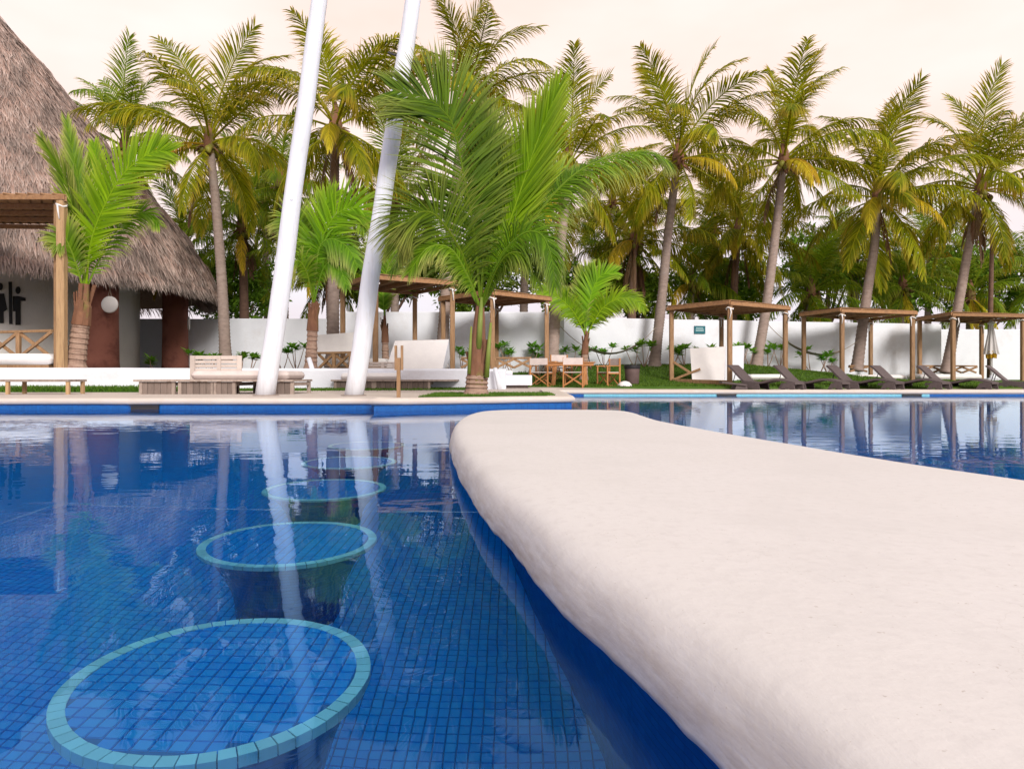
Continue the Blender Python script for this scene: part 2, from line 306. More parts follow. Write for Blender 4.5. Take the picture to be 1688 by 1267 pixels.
M['wallxyz'] = tilemat('blue_mosaic_base', (0.006, 0.105, 0.38), (0.008, 0.145, 0.48), (0.005, 0.06, 0.17), axes='Z')
M['turq'] = tilemat('turquoise_mosaic_wall', (0.16, 0.50, 0.62), (0.22, 0.58, 0.70), (0.3, 0.6, 0.68), axes='XZ')
M['rim'] = surf('pale_blue_rim_tile', (0.58, 0.90, 1.0), (0.64, 0.93, 1.0), 12, 0.3, rnd=0.12)
M['water'] = watermat()

rng = random.Random(7)
# ================================================================== ground, pool and deck
WL = 0.069                                 # water surface
DL, DR = 0.19, 0.14                       # deck level left and right, over the pool datum
FLOOR = -0.707
def sheet(name, polys, mat, kind='structure', z=None):
    mb = MB()
    for p in polys: mb.add([(x, y, zz) for x, y, zz in p], [tuple(range(len(p)))])
    o = mb.build(name, mat); return struct(o, kind)
G = 900.0; ax, ay0, ay1 = 30.0, -12.0, 34.0; gz = 0.05
sheet('ground', [[(-G, -G, gz), (G, -G, gz), (G, ay0, gz), (-G, ay0, gz)], [(-G, ay1, gz), (G, ay1, gz), (G, G, gz), (-G, G, gz)],
                 [(-G, ay0, gz), (-ax, ay0, gz), (-ax, ay1, gz), (-G, ay1, gz)], [(ax, ay0, gz), (G, ay0, gz), (G, ay1, gz), (ax, ay1, gz)]], M['soil'])
PX0, PX1, PY0 = -15.0, 15.0, -5.0         # the pool's hidden sides
EDGE = [(PX0, 8.9), (-1.72, 8.9), (-1.72, 8.5), (0.83, 9.5), (0.95, 15.2), (PX1, 15.2)]
sheet('pool_deck', [
    [(-30, 8.9, DL), (-1.72, 8.9, DL), (-1.72, 34, DL), (-30, 34, DL)],
    [(-1.72, 8.5, DL), (0.83, 9.5, DL), (0.95, 15.2, DL), (0.95, 34, DL), (-1.72, 34, DL)],
    [(0.95, 15.2, DL), (4, 15.2, DR), (4, 34, DR), (0.95, 34, DL)],
    [(4, 15.2, DR), (30, 15.2, DR), (30, 34, DR), (4, 34, DR)],
    [(-30, -12, DL), (PX0, -12, DL), (PX0, 8.9, DL), (-30, 8.9, DL)], [(PX1, -12, DR), (30, -12, DR), (30, 15.2, DR), (PX1, 15.2, DR)],
    [(PX0, -12, DL), (PX1, -12, DR), (PX1, PY0, DR), (PX0, PY0, DL)]], M['deck'])
mb = MB(); mb.add([(PX0, PY0, WL), (PX1, PY0, WL), (PX1, 15.2, WL), (0.95, 15.2, WL), (0.83, 9.5, WL), (-1.72, 8.5, WL), (-1.72, 8.9, WL), (PX0, 8.9, WL)], [tuple(range(8))])
struct(mb.build('pool_water', M['water']))
# floor: grout bed and mosaic; tiles near the camera are built piece by piece
TX0, TX1, TY0, TY1 = -2.0, 0.24, 0.95, 3.0     # where tiles are pieces
nx0, nx1, ny0, ny1 = [round(q / PITCH) for q in (TX0, TX1, TY0, TY1)]
bx0, bx1, by0, by1 = (nx0 - .5) * PITCH, (nx1 + .5) * PITCH, (ny0 - .5) * PITCH, (ny1 + .5) * PITCH
sheet('pool_floor', [[(PX0, PY0, FLOOR), (PX1, PY0, FLOOR), (PX1, by0, FLOOR), (PX0, by0, FLOOR)], [(PX0, by1, FLOOR), (PX1, by1, FLOOR), (PX1, 15.2, FLOOR), (PX0, 15.2, FLOOR)],
                     [(PX0, by0, FLOOR), (bx0, by0, FLOOR), (bx0, by1, FLOOR), (PX0, by1, FLOOR)], [(bx1, by0, FLOOR), (PX1, by0, FLOOR), (PX1, by1, FLOOR), (bx1, by1, FLOOR)]], M['floor'])
pf = bpy.data.objects['pool_floor']
mb = MB(); mb.add([(bx0, by0, FLOOR - .004), (bx1, by0, FLOOR - .004), (bx1, by1, FLOOR - .004), (bx0, by1, FLOOR - .004)], [(0, 1, 2, 3)]); mb.build('grout_bed', M['grout'], pf)
def tile_piece(mb, c, h=0.004, s=PITCH * 0.925):
    a, b = s / 2, s / 2 - 0.0012
    mb.add([(c[0] + x * a, c[1] + y * a, c[2] - h) for x, y in ((-1, -1), (1, -1), (1, 1), (-1, 1))] + [(c[0] + x * b, c[1] + y * b, c[2]) for x, y in ((-1, -1), (1, -1), (1, 1), (-1, 1))],
           [(4, 5, 6, 7), (0, 1, 5, 4), (1, 2, 6, 5), (2, 3, 7, 6), (3, 0, 4, 7)])
tmb = MB(); tile_piece(tmb, (0, 0, 0)); TILE = tmb.mesh('tile', M['tile'])
cells = [(i * PITCH, j * PITCH) for i in range(nx0, nx1 + 1) for j in range(ny0, ny1 + 1)]
def seen_key(c): return (c[0] + 0.82) ** 2 * 0.7 + (c[1] - 1.5) ** 2 + (6 if math.hypot(c[0] + .50, c[1] - 1.3) < .30 else 0)
cells.sort(key=seen_key)
for c in cells[:300]: inst(TILE, 'tile', pf, (c[0], c[1], FLOOR + rng.uniform(-.0006, .0006)))
mb = MB()
for c in cells[300:]: tile_piece(mb, (c[0], c[1], FLOOR + rng.uniform(-.0006, .0006)))
struct(mb.build('mosaic_tiles', M['tile'], pf), 'stuff')
# pool walls, with a tiled band over the waterline
def wallq(name, pts, mat, ztop=0.14):
    mb = MB()
    for (x0, y0), (x1, y1) in zip(pts[:-1], pts[1:]): mb.add([(x0, y0, FLOOR - .05), (x1, y1, FLOOR - .05), (x1, y1, ztop), (x0, y0, ztop)], [(0, 1, 2, 3)])
    return struct(mb.build(name, mat))
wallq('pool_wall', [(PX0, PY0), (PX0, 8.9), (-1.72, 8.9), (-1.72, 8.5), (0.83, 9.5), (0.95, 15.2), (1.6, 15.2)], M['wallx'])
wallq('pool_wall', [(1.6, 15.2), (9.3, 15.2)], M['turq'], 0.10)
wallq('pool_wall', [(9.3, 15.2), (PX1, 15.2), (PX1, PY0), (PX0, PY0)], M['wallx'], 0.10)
# coping: rounded nose
def coping(name, pts, z1, z0, wdt, over, mat):
    P = [Vector((x, y, 0)) for x, y in pts]; dense = []
    for a, b in zip(P[:-1], P[1:]):
        n = max(1, int((b - a).length / 0.35))
        dense += [a.lerp(b, i / n) for i in range(n)]
    dense.append(P[-1]); mb = MB(); V = []; F = []
    r = (z1 - z0) / 2; prof = [(wdt, z1 - .002), (0.10, z1)] + [(-over + r - r * math.sin(a), z0 + r + r * math.cos(a)) for a in [math.pi * k / 6 for k in range(7)]] + [(0.06, z0)]
    m = len(prof)
    for i, p in enumerate(dense):
        t0 = (p - dense[max(i - 1, 0)]); t1 = (dense[min(i + 1, len(dense) - 1)] - p)
        t0 = t0.normalized() if t0.length else t1.normalized(); t1 = t1.normalized() if t1.length else t0
        n0 = Vector((-t0.y, t0.x, 0)); n1 = Vector((-t1.y, t1.x, 0)); n = (n0 + n1).normalized(); k = 1 / max(0.5, n.dot(n0))
        j = mnoise.noise(p * 1.7) * 0.004
        V += [p + n * (o * k) + Vector((0, 0, z + j)) for o, z in prof]
    for i in range(len(dense) - 1):
        for k in range(m - 1): F.append((i * m + k, i * m + k + 1, (i + 1) * m + k + 1, (i + 1) * m + k))
    F.append(tuple(range(m))); F.append(tuple(range((len(dense) - 1) * m, len(dense) * m)[::-1]))
    mb.add(V, F); return struct(mb.build(name, mat, smooth=True))
coping('pool_coping', [(PX0, 8.9), (-1.75, 8.9)], 0.212, 0.130, 0.40, 0.05, M['coping'])
coping('pool_coping', [(-1.74, 8.95), (-1.72, 8.5), (-1.0, 8.78), (0.83, 9.5), (0.87, 10.4), (0.95, 15.1)], 0.222, 0.135, 0.34, 0.05, M['coping'])
coping('pool_coping', [(0.97, 15.2), (4.0, 15.2), (PX1, 15.2)], 0.196, 0.10, 0.30, 0.03, M['coping'])
# skimmer mouths
for x, y, w_, yy in ((-4.78, 8.9, 0.36, 0.095), (4.78, 15.2, 0.42, 0.07), (8.9, 15.2, 0.42, 0.07)):
    t = thing('skimmer', 'dark skimmer opening in the tiled pool edge' + (' below the low wooden lounge' if x < 0 else (' below the first pergola' if x < 6 else ' at the end of the turquoise band')), 'skimmer', (x, y, yy))
    mb = MB(); mb.box((0, -0.012, 0), (w_, 0.02, 0.06)); mb.build('opening', M['dark'], t)
    mb = MB(); mb.box((0, -0.024, 0.024), (w_ + .02, 0.02, 0.014)); mb.build('lintel', M['dark'], t)

# ================================================================== swim-up bar counter
OUT = [(0.62, -0.9), (0.42, -0.2), (0.315, 0.40), (0.235, 0.81), (0.165, 1.094), (0.086, 1.36), (0.003, 1.765), (-0.11, 2.28), (-0.217, 2.91), (-0.33, 3.74), (-0.41, 4.5), (-0.45, 5.3), (-0.43, 6.15),
       (-0.33, 6.66), (-0.05, 6.92), (0.45, 6.95), (0.95, 6.9), (1.18, 6.6), (1.19, 5.95), (1.2, 5.26), (1.33, 4.2), (1.567, 2.92), (1.73, 2.3), (2.15, 1.2), (2.7, 0.0), (3.0, -0.8), (2.4, -1.6), (1.3, -1.5)]
KC = 0.862; OUT = [(x * KC, y * KC) for x, y in OUT]
ring = catmull([(x, y, 0) for x, y in OUT] + [(OUT[0][0], OUT[0][1], 0)], 840)[:-1]
n = len(ring); ctr = Vector((0.78, 2.4, 0)); nor = []
for i in range(n):
    t = (ring[(i + 6) % n] - ring[i - 6]).normalized(); nor.append(Vector((t.y, -t.x, 0)))   # inward for this winding
if (ctr - ring[120]).dot(nor[120]) < 0: nor = [-q for q in nor]
CT = 0.214
prof = [(0.12, 0.100), (0.020, 0.097), (0.006, 0.101), (0.0, 0.114), (0.007, 0.145), (0.017, 0.172), (0.031, 0.191), (0.052, 0.203), (0.085, 0.210), (0.13, CT - .001), (0.22, CT)]
mb = MB(); V = []; F = []
for k, (ins, z) in enumerate(prof):
    for i in range(n):
        p = ring[i]; q = p + nor[i] * ins
        jz = mnoise.noise(Vector((p.x * 3.1, p.y * 3.1, 1.7))) * 0.007 + mnoise.noise(Vector((p.x * 11, p.y * 11, 5))) * 0.0045 + mnoise.noise(Vector((p.x * 31, p.y * 31, 5))) * 0.0015 if 0 < k < 4 else mnoise.noise(Vector((q.x * 1.5, q.y * 1.5, 9))) * 0.0012
        jo = (mnoise.noise(Vector((p.x * 4, p.y * 4, k * .6))) * 0.006 + mnoise.noise(Vector((p.x * 19, p.y * 19, k))) * 0.002) if k < 9 else 0
        V.append(q + nor[i] * jo + Vector((0, 0, z + jz)))
for k in range(len(prof) - 1):
    for i in range(n): F.append((k * n + i, k * n + (i + 1) % n, (k + 1) * n + (i + 1) % n, (k + 1) * n + i))
F.append(tuple((len(prof) - 1) * n + i for i in range(n))); mb.add(V, F)
bar = thing('bar_counter', 'long rounded cream plaster swim-up bar counter over the pool', 'bar counter', (0.78, 2.4, FLOOR))
m, t_, o_ = mat_new('counter_plaster'); L = t_.links.new
p_ = N(t_, 'ShaderNodeBsdfPrincipled'); p_.inputs['Roughness'].default_value = 0.6; p_.inputs['Specular IOR Level'].default_value = 0.3
g_ = N(t_, 'ShaderNodeNewGeometry')
def cn_(scale, detail, lo, hi, stretch=(1, 1, 1), rough=0.6):
    mp = N(t_, 'ShaderNodeMapping'); mp.inputs['Scale'].default_value = stretch; L(g_.outputs['Position'], mp.inputs['Vector'])
    q = N(t_, 'ShaderNodeTexNoise'); q.inputs['Scale'].default_value = scale; q.inputs['Detail'].default_value = detail; q.inputs['Roughness'].default_value = rough; L(mp.outputs[0], q.inputs['Vector'])
    r = N(t_, 'ShaderNodeMapRange'); r.inputs['From Min'].default_value = lo; r.inputs['From Max'].default_value = hi; L(q.outputs['Fac'], r.inputs['Value']); return r.outputs[0], q.outputs['Fac']
def cm_(fac, a, b):
    q = N(t_, 'ShaderNodeMix', data_type='RGBA'); L(fac, q.inputs['Factor'])
    for k, v in (('A', a), ('B', b)):
        if isinstance(v, tuple): q.inputs[k].default_value = (*v, 1)
        else: L(v, q.inputs[k])
    return q.outputs['Result']
big, _ = cn_(1.4, 6, 0.35, 0.68); fine, finer = cn_(38, 6, 0.5, 0.75); speck, _ = cn_(120, 2, 0.69, 0.76); streak, stk = cn_(9, 6, 0.36, 0.66, (3.0, 0.35, 6), 0.7)
c_ = cm_(big, (0.635, 0.622, 0.63), (0.61, 0.595, 0.597)); c_ = cm_(fine, c_, (0.57, 0.555, 0.56)); c_ = cm_(speck, c_, (0.46, 0.43, 0.41))
stain, _ = cn_(2.3, 8, 0.50, 0.72, (1, 1, 1), 0.75); c_ = cm_(stain, c_, (0.575, 0.562, 0.565))
vo = N(t_, 'ShaderNodeTexVoronoi', feature='DISTANCE_TO_EDGE'); vo.inputs['Scale'].default_value = 1.3
vm = N(t_, 'ShaderNodeVectorMath', operation='ADD'); vn = N(t_, 'ShaderNodeTexNoise'); vn.inputs['Scale'].default_value = 5.0; vn.inputs['Detail'].default_value = 6; L(g_.outputs['Position'], vn.inputs['Vector'])
vk = N(t_, 'ShaderNodeVectorMath', operation='SCALE'); vk.inputs['Scale'].default_value = 0.5; L(vn.outputs['Color'], vk.inputs[0]); L(g_.outputs['Position'], vm.inputs[0]); L(vk.outputs[0], vm.inputs[1]); L(vm.outputs[0], vo.inputs['Vector'])
vr = N(t_, 'ShaderNodeMapRange'); vr.inputs['From Min'].default_value = 0.0022; vr.inputs['From Max'].default_value = 0.0006; vr.inputs['To Max'].default_value = 0.18; L(vo.outputs['Distance'], vr.inputs['Value'])
vq, _ = cn_(1.1, 3, 0.50, 0.62); vx = N(t_, 'ShaderNodeMath', operation='MULTIPLY'); L(vr.outputs[0], vx.inputs[0]); L(vq, vx.inputs[1]); c_ = cm_(vx.outputs[0], c_, (0.36, 0.33, 0.31))
sz = N(t_, 'ShaderNodeSeparateXYZ'); L(g_.outputs['Position'], sz.inputs[0])
low = N(t_, 'ShaderNodeMapRange'); low.inputs['From Min'].default_value = 0.20; low.inputs['From Max'].default_value = 0.10; L(sz.outputs['Z'], low.inputs['Value'])   # splash stains along the worn lip
mm = N(t_, 'ShaderNodeMath', operation='MULTIPLY'); L(low.outputs[0], mm.inputs[0]); L(streak, mm.inputs[1])
c_ = cm_(mm.outputs[0], c_, (0.38, 0.32, 0.28)); L(c_, p_.inputs['Base Color'])
hsum = N(t_, 'ShaderNodeMath', operation='ADD'); L(finer, hsum.inputs[0]); L(stk, hsum.inputs[1])
bp = N(t_, 'ShaderNodeBump'); bp.inputs['Distance'].default_value = 0.0011; bp.inputs['Strength'].default_value = 1.0; L(hsum.outputs[0], bp.inputs['Height']); L(bp.outputs[0], p_.inputs['Normal']); L(p_.outputs[0], o_.inputs[0])
fixn(mb.build('counter_top', m, bar, smooth=True, world=True))
mb = MB(); V = [ring[i] + nor[i] * 0.17 for i in range(0, n, 6)]; k = len(V)
mb.add([(p.x, p.y, FLOOR) for p in V] + [(p.x, p.y, 0.115) for p in V], [(i, (i + 1) % k, k + (i + 1) % k, k + i) for i in range(k)])
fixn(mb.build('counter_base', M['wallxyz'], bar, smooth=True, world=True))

# ================================================================== underwater stools
STOOLS = [(x * .862, y * .862) for x, y in ((-0.578, 1.361), (-0.756, 2.323), (-0.903, 3.301), (-1.012, 4.253), (-1.11, 5.22))]
SR, SZ = 0.25, -0.1465
for i, (x, y) in enumerate(STOOLS):
    t = thing('underwater_stool', 'round mosaic stool under water, ' + ['at the row end away from the planted corner', 'second counted from the open end of the row', 'middle one of the row of five', 'next to last before the planted corner', 'at the row end towards the planted corner'][i], 'stool', (x, y, FLOOR), 0, 'stools under water along the counter')
    top = SZ - FLOOR
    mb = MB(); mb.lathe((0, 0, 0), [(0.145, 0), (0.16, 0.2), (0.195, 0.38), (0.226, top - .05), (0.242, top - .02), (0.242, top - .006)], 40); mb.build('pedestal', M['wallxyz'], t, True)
    ri = SR * 0.895
    if i < 2:
        mb = MB(); mb.lathe((0, 0, 0), [(0.240, top - .006), (0.240, top - .004)], 48); mb.build('grout_bed', M['grout'], t)
        C = [(a * PITCH, b * PITCH) for a in range(-12, 13) for b in range(-12, 13) if math.hypot(a * PITCH, b * PITCH) < ri + PITCH * 0.28]
        ox = round(x / PITCH) * PITCH - x; oy = round(y / PITCH) * PITCH - y
        if i == 0:
            C.sort(key=lambda c: math.hypot(c[0], c[1] + .1)); C1 = C[:300]; C2 = C[300:]
            for c in C1: inst(TILE, 'tile', t, (c[0] + ox, c[1] + oy, top + rng.uniform(-.0004, .0004)))
        else: C2 = C
        if C2:
            mb = MB()
            for c in C2: tile_piece(mb, (c[0] + ox, c[1] + oy, top))
            struct(mb.build('mosaic_tiles', M['tile'], t), 'stuff')
    else:
        mb = MB(); mb.lathe((0, 0, 0), [(ri, top - .004), (ri, top)], 40); mb.build('mosaic_top', M['floor'], t)
    if i < 2:
        nr = 58; mb = MB()
        a0, a1 = 0, 2 * math.pi / nr * 0.92; rr = [(ri + .002, a0), (SR, a0), (SR, a1), (ri + .002, a1)]
        P = [(r * math.cos(a), r * math.sin(a)) for r, a in rr]
        mb.add([(p[0], p[1], top - .03) for p in P] + [(p[0], p[1], top + .002) for p in P], [(4, 5, 6, 7), (0, 1, 5, 4), (1, 2, 6, 5), (2, 3, 7, 6), (3, 0, 4, 7)])
        me = mb.mesh('rim_tile', M['rim'])
        for k in range(nr): inst(me, 'rim_tile', t, (0, 0, rng.uniform(-.0006, .0006)), (0, 0, 2 * math.pi * k / nr))
    else:
        mb = MB(); mb.lathe((0, 0, 0), [(ri + .001, top), (SR, top + .002), (SR, top - .03)], 48, cap=False); mb.build('rim', M['rim'], t)

# ================================================================== terrace, low wall, lawn, boundary walls
def gz_lawn(x, y):
    pts = [(19.3, 0.20), (20.6, 0.26), (22.3, 0.48), (23.6, 0.80), (25, 0.93), (40, 1.02)]
    z = pts[0][1]
    for (a, za), (b, zb) in zip(pts[:-1], pts[1:]):
        if a <= y <= b: z = za + (zb - za) * (y - a) / (b - a)
    if y > 40: z = 1.02
    k = 1.0 if x < 8.5 else max(0.22, 1 - (x - 8.5) / 5.5 * 0.78)
    return 0.18 + (z - 0.18) * k + mnoise.noise(Vector((x * .5, y * .5, 0))) * 0.015
TER = 0.65
def LW(x): return 14.2 + (x + 10.5) / 10.3 * 2.2                    # front line of the low wall
lw = thing('low_wall', 'long low white retaining wall behind the wooden lounges', 'wall', (-5, 15.4, DL))
xs = [-30 + i * 0.8 for i in range(38)] + [-0.15]
mb = MB(); V = []; F = []
pr = [(0, DL - .02), (0, TER - .02), (0.02, TER + .015), (0.06, TER + .03), (0.34, TER + .03), (0.38, TER + .01), (0.38, TER - .02)]
for x in xs:
    y = max(LW(x), 12.4); j = mnoise.noise(Vector((x, 0, 0))) * .008
    V += [(x, y + a, z + (j if z > .3 else 0)) for a, z in pr]
m_ = len(pr)
for i in range(len(xs) - 1):
    for k in range(m_ - 1): F.append((i * m_ + k, (i + 1) * m_ + k, (i + 1) * m_ + k + 1, i * m_ + k + 1))
F.append(tuple((len(xs) - 1) * m_ + k for k in range(m_))); mb.add(V, F)
mb.box((-0.25, 20.0, (TER + DL) / 2), (0.2, 6.8, TER - DL + .04)); fixn(mb.build('wall_face', M['white'], lw, world=True))
sheet('terrace', [[(-30, 12.6, TER), (-18, 12.75, TER), (-0.16, LW(-.16) + .3, TER), (-0.16, 34, TER), (-30, 34, TER)]], M['soil'])
mb = MB(); V = []; F = []; gx = [-0.14 + i * 0.75 for i in range(41)]; gy = [19.3 + j * 0.45 for j in range(34)]
for x in gx:
    for y in gy: V.append((x, y, gz_lawn(x, y)))
ny = len(gy)
for i in range(len(gx) - 1):
    for j in range(ny - 1): F.append((i * ny + j, (i + 1) * ny + j, (i + 1) * ny + j + 1, i * ny + j + 1))
mb.add(V, F)
for i in range(len(gx) - 1): mb.add([(gx[i], 19.3, .1), (gx[i + 1], 19.3, .1), (gx[i + 1], 19.3, gz_lawn(gx[i + 1], 19.3)), (gx[i], 19.3, gz_lawn(gx[i], 19.3))], [(0, 1, 2, 3)])
struct(mb.build('lawn', M['turf'], smooth=True))
def bwall(label, a, b, z1, z0=0.1, th=0.22):
    a = Vector((*a, 0)); b = Vector((*b, 0)); c = (a + b) / 2; t = thing('boundary_wall', label, 'wall', (c.x, c.y, z0))
    d = (b - a).normalized(); nrm = Vector((-d.y, d.x, 0)); mb = MB(); nseg = max(2, int((b - a).length / 0.5)); V = []; F = []
    for i in range(nseg + 1):
        p = a.lerp(b, i / nseg); j = mnoise.noise(Vector((p.x * .7, p.y, 3))) * .018
        V += [p + Vector((0, 0, z0)), p + Vector((0, 0, z1 + j - .03)), p + nrm * .03 + Vector((0, 0, z1 + j)), p + nrm * (th - .03) + Vector((0, 0, z1 + j)), p + nrm * th + Vector((0, 0, z1 + j - .03)), p + nrm * th + Vector((0, 0, z0))]
    for i in range(nseg):
        for k in range(5): F.append((i * 6 + k, (i + 1) * 6 + k, (i + 1) * 6 + k + 1, i * 6 + k + 1))
    F += [tuple(range(5, -1, -1)), tuple(nseg * 6 + k for k in range(6))]; mb.add(V, F); fixn(mb.build('plaster_face', M['white'], t, world=True)); return t
bwall('white boundary wall behind the thatched building and the leaning poles', (-15.25, 27.5), (-7.3, 27.5), 2.82)
bwall('white boundary wall behind the canopied daybeds, stepped higher', (-6.2, 22.9), (1.75, 22.9), 2.66)
bwall('white boundary wall behind the dining set and hammocks', (1.78, 24.3), (17.3, 27.5), 2.60)
bwall('white boundary wall behind the folded parasol', (17.4, 30.6), (30, 30.6), 2.60)

# ================================================================== leaves and palms
def leaf_strip(mb, p, d, wv, Ln, W, droop, r, segs=3, curl=0.0):
    """a leaflet: tapered strip bending under its weight"""
    base = len(mb.v); wid = (0.45, 1.0, 0.78, 0.0) if segs == 3 else (0.6, 1.0, 0.0); q = p.copy(); dd = d.normalized()
    V = []; tp = []
    for k in range(segs + 1):
        hw = wv * (W * 0.5 * wid[k])
        if k == segs: V.append(q.copy()); tp.append(1.0)
        else: V += [q - hw, q + hw]; tp += [k / segs, k / segs]
        dd = (dd + Vector((curl, 0, -droop * (k + 1) / segs * 1.1))).normalized(); q = q + dd * (Ln / segs)
    mb.v.extend([tuple(x) for x in V])
    for k in range(segs - 1): mb.f.append((base + 2 * k, base + 2 * k + 1, base + 2 * k + 3, base + 2 * k + 2))
    k = segs - 1; mb.f.append((base + 2 * k, base + 2 * k + 1, base + 2 * k + 2))
    mb.a.setdefault('tip', []).extend(tp); mb.a.setdefault('rnd', []).extend([r] * len(V))
def frond(path, nrm, n=60, Lmax=0.7, W=0.045, s0=0.16, a0=68, a1=24, vee=0.25, droop=0.6, rad=0.03, seed=0, gap=0.0, wind=0.0, segs=3, tw=0.3):
    """path: the midrib; nrm: which way the blade's upper face looks (vector or function of s)"""
    rr = random.Random(seed); mb = MB(); m = 22; P = catmull(path, m)
    mb.tube(P, [rad * (1 - 0.9 * i / m) + 0.002 for i in range(m + 1)], 5); nv = len(mb.v)
    mb.a['tip'] = [0.45] * nv; mb.a['rnd'] = [0.9] * nv
    for i in range(n):
        s = s0 + (1 - s0) * (i + 0.5) / n; u = s * m; k = min(int(u), m - 1); p = P[k].lerp(P[k + 1], u - k); t = (P[k + 1] - P[k]).normalized()
        nr = nrm(s) if callable(nrm) else Vector(nrm); sd = t.cross(nr)
        if sd.length < 1e-3: continue
        sd.normalize(); up = sd.cross(t).normalized()
        q = (s - s0) / (1 - s0); prof = min(1.0, 0.42 + 2.6 * q) * (1 - max(0, q - 0.55) / 0.45 * 0.62)
        for sg in (-1, 1):
            if rr.random() < gap: continue
            a = R(a0 + (a1 - a0) * q + rr.uniform(-7, 7)); d = t * math.cos(a) + sd * (sg * math.sin(a)) + up * (vee + rr.uniform(-.1, .1))
            d.normalize(); wv = d.cross(up); wv = (wv.normalized() + up * rr.uniform(-tw, tw)).normalized()
            leaf_strip(mb, p + t * rr.uniform(-.01, .01), d, wv, Lmax * prof * rr.uniform(.86, 1.1), W * (0.75 + .25 * prof) * rr.uniform(.8, 1.15), droop * rr.uniform(.6, 1.35), rr.random(), segs, wind * rr.uniform(.3, 1))
    return mb
def arch(L, th0, th1, n=7, side=0.0):
    """midrib leaving along +X at th0 degrees and bending to th1"""
    P = [Vector((0, 0, 0))]; 
    for i in range(n):
        u = (i + .5) / n; th = R(th0 + (th1 - th0) * u ** 1.6); P.append(P[-1] + Vector((math.cos(th), side * u, math.sin(th))) * (L / n))
    return P
LEVELS = [  # start angle, end angle, droop of leaflets
    (85, 56, 0.3), (79, 18, 0.4), (70, -8, 0.6), (60, -24, 0.75), (49, -32, 0.85), (35, -44, 1.0), (20, -54, 1.05), (5, -64, 1.0), (-18, -76, 0.8), (-42, -84, 0.5)]
FR = {}
for key, mat in (('old', M['leafold']), ('back', M['leafback'])):
    FR[key] = []
    for li, (a, b, dr) in enumerate(LEVELS):
        v = []
        for q in range(3):
            r = random.Random(li * 7 + q + (50 if key == 'back' else 0)); side = r.uniform(-.5, .5)
            path = arch(1.0 * 3.6, a + r.uniform(-5, 5), b + r.uniform(-9, 9), 7, side)
            nrm = (lambda s, a=a, b=b: Vector((-math.sin(R(a + (b - a) * s)), 0, math.cos(R(a + (b - a) * s)))))
            fm = frond(path, nrm, 74, 0.95, 0.044, 0.15, 58, 26, 0.12 if a > 30 else -0.15, dr * .9, 0.036, li * 31 + q, 0.09, 0.0, 3, 0.6)
            v.append(fm.mesh('frond', mat, False))
        FR[key].append(v)
GOLD = [frond(arch(3.2, a, b, 7, .1), (0, 0, 1), 58, 0.7, 0.05, 0.2, 60, 22, -0.1, 1.0, 0.036, 900 + k, 0.06).mesh('frond', M['leafgold']) for k, (a, b) in enumerate(((-5, -70), (-40, -84)))]
DEAD = [frond(arch(2.6, a, b, 7, .1), (0, 0, 1), 40, 0.5, 0.045, 0.2, 45, 20, -0.3, 1.3, 0.03, 950 + k, 0.15).mesh('frond', M['leafdead']) for k, (a, b) in enumerate(((-55, -88), (-68, -90)))]
nutmb = MB(); nutmb.lathe((0, 0, 0), [(0.0, -.14), (.06, -.12), (.105, -.03), (.10, .05), (.05, .12), (0, .14)], 10, cap=False); NUT = nutmb.mesh('coconut', M['coconut'], True)
def trunk_mesh(P, r0, r1, ring_h=0.11, seg=12, flare=0.3, amp=0.045):
    Ln = sum((b - a).length for a, b in zip(P[:-1], P[1:])); m = max(20, int(Ln / ring_h * 2)); Q = catmull(P, m); mb = MB(); rad = []
    for i in range(m + 1):
        u = i / m; r = r0 + (r1 - r0) * u + r0 * flare * math.exp(-u * Ln / 0.35); rad.append(r * (1 + amp * (1 if i % 2 else -1)) * (1 + .05 * mnoise.noise(Vector((u * 9, r0 * 10, P[0].x)))))
    mb.tube(Q, rad, seg); return mb, Q
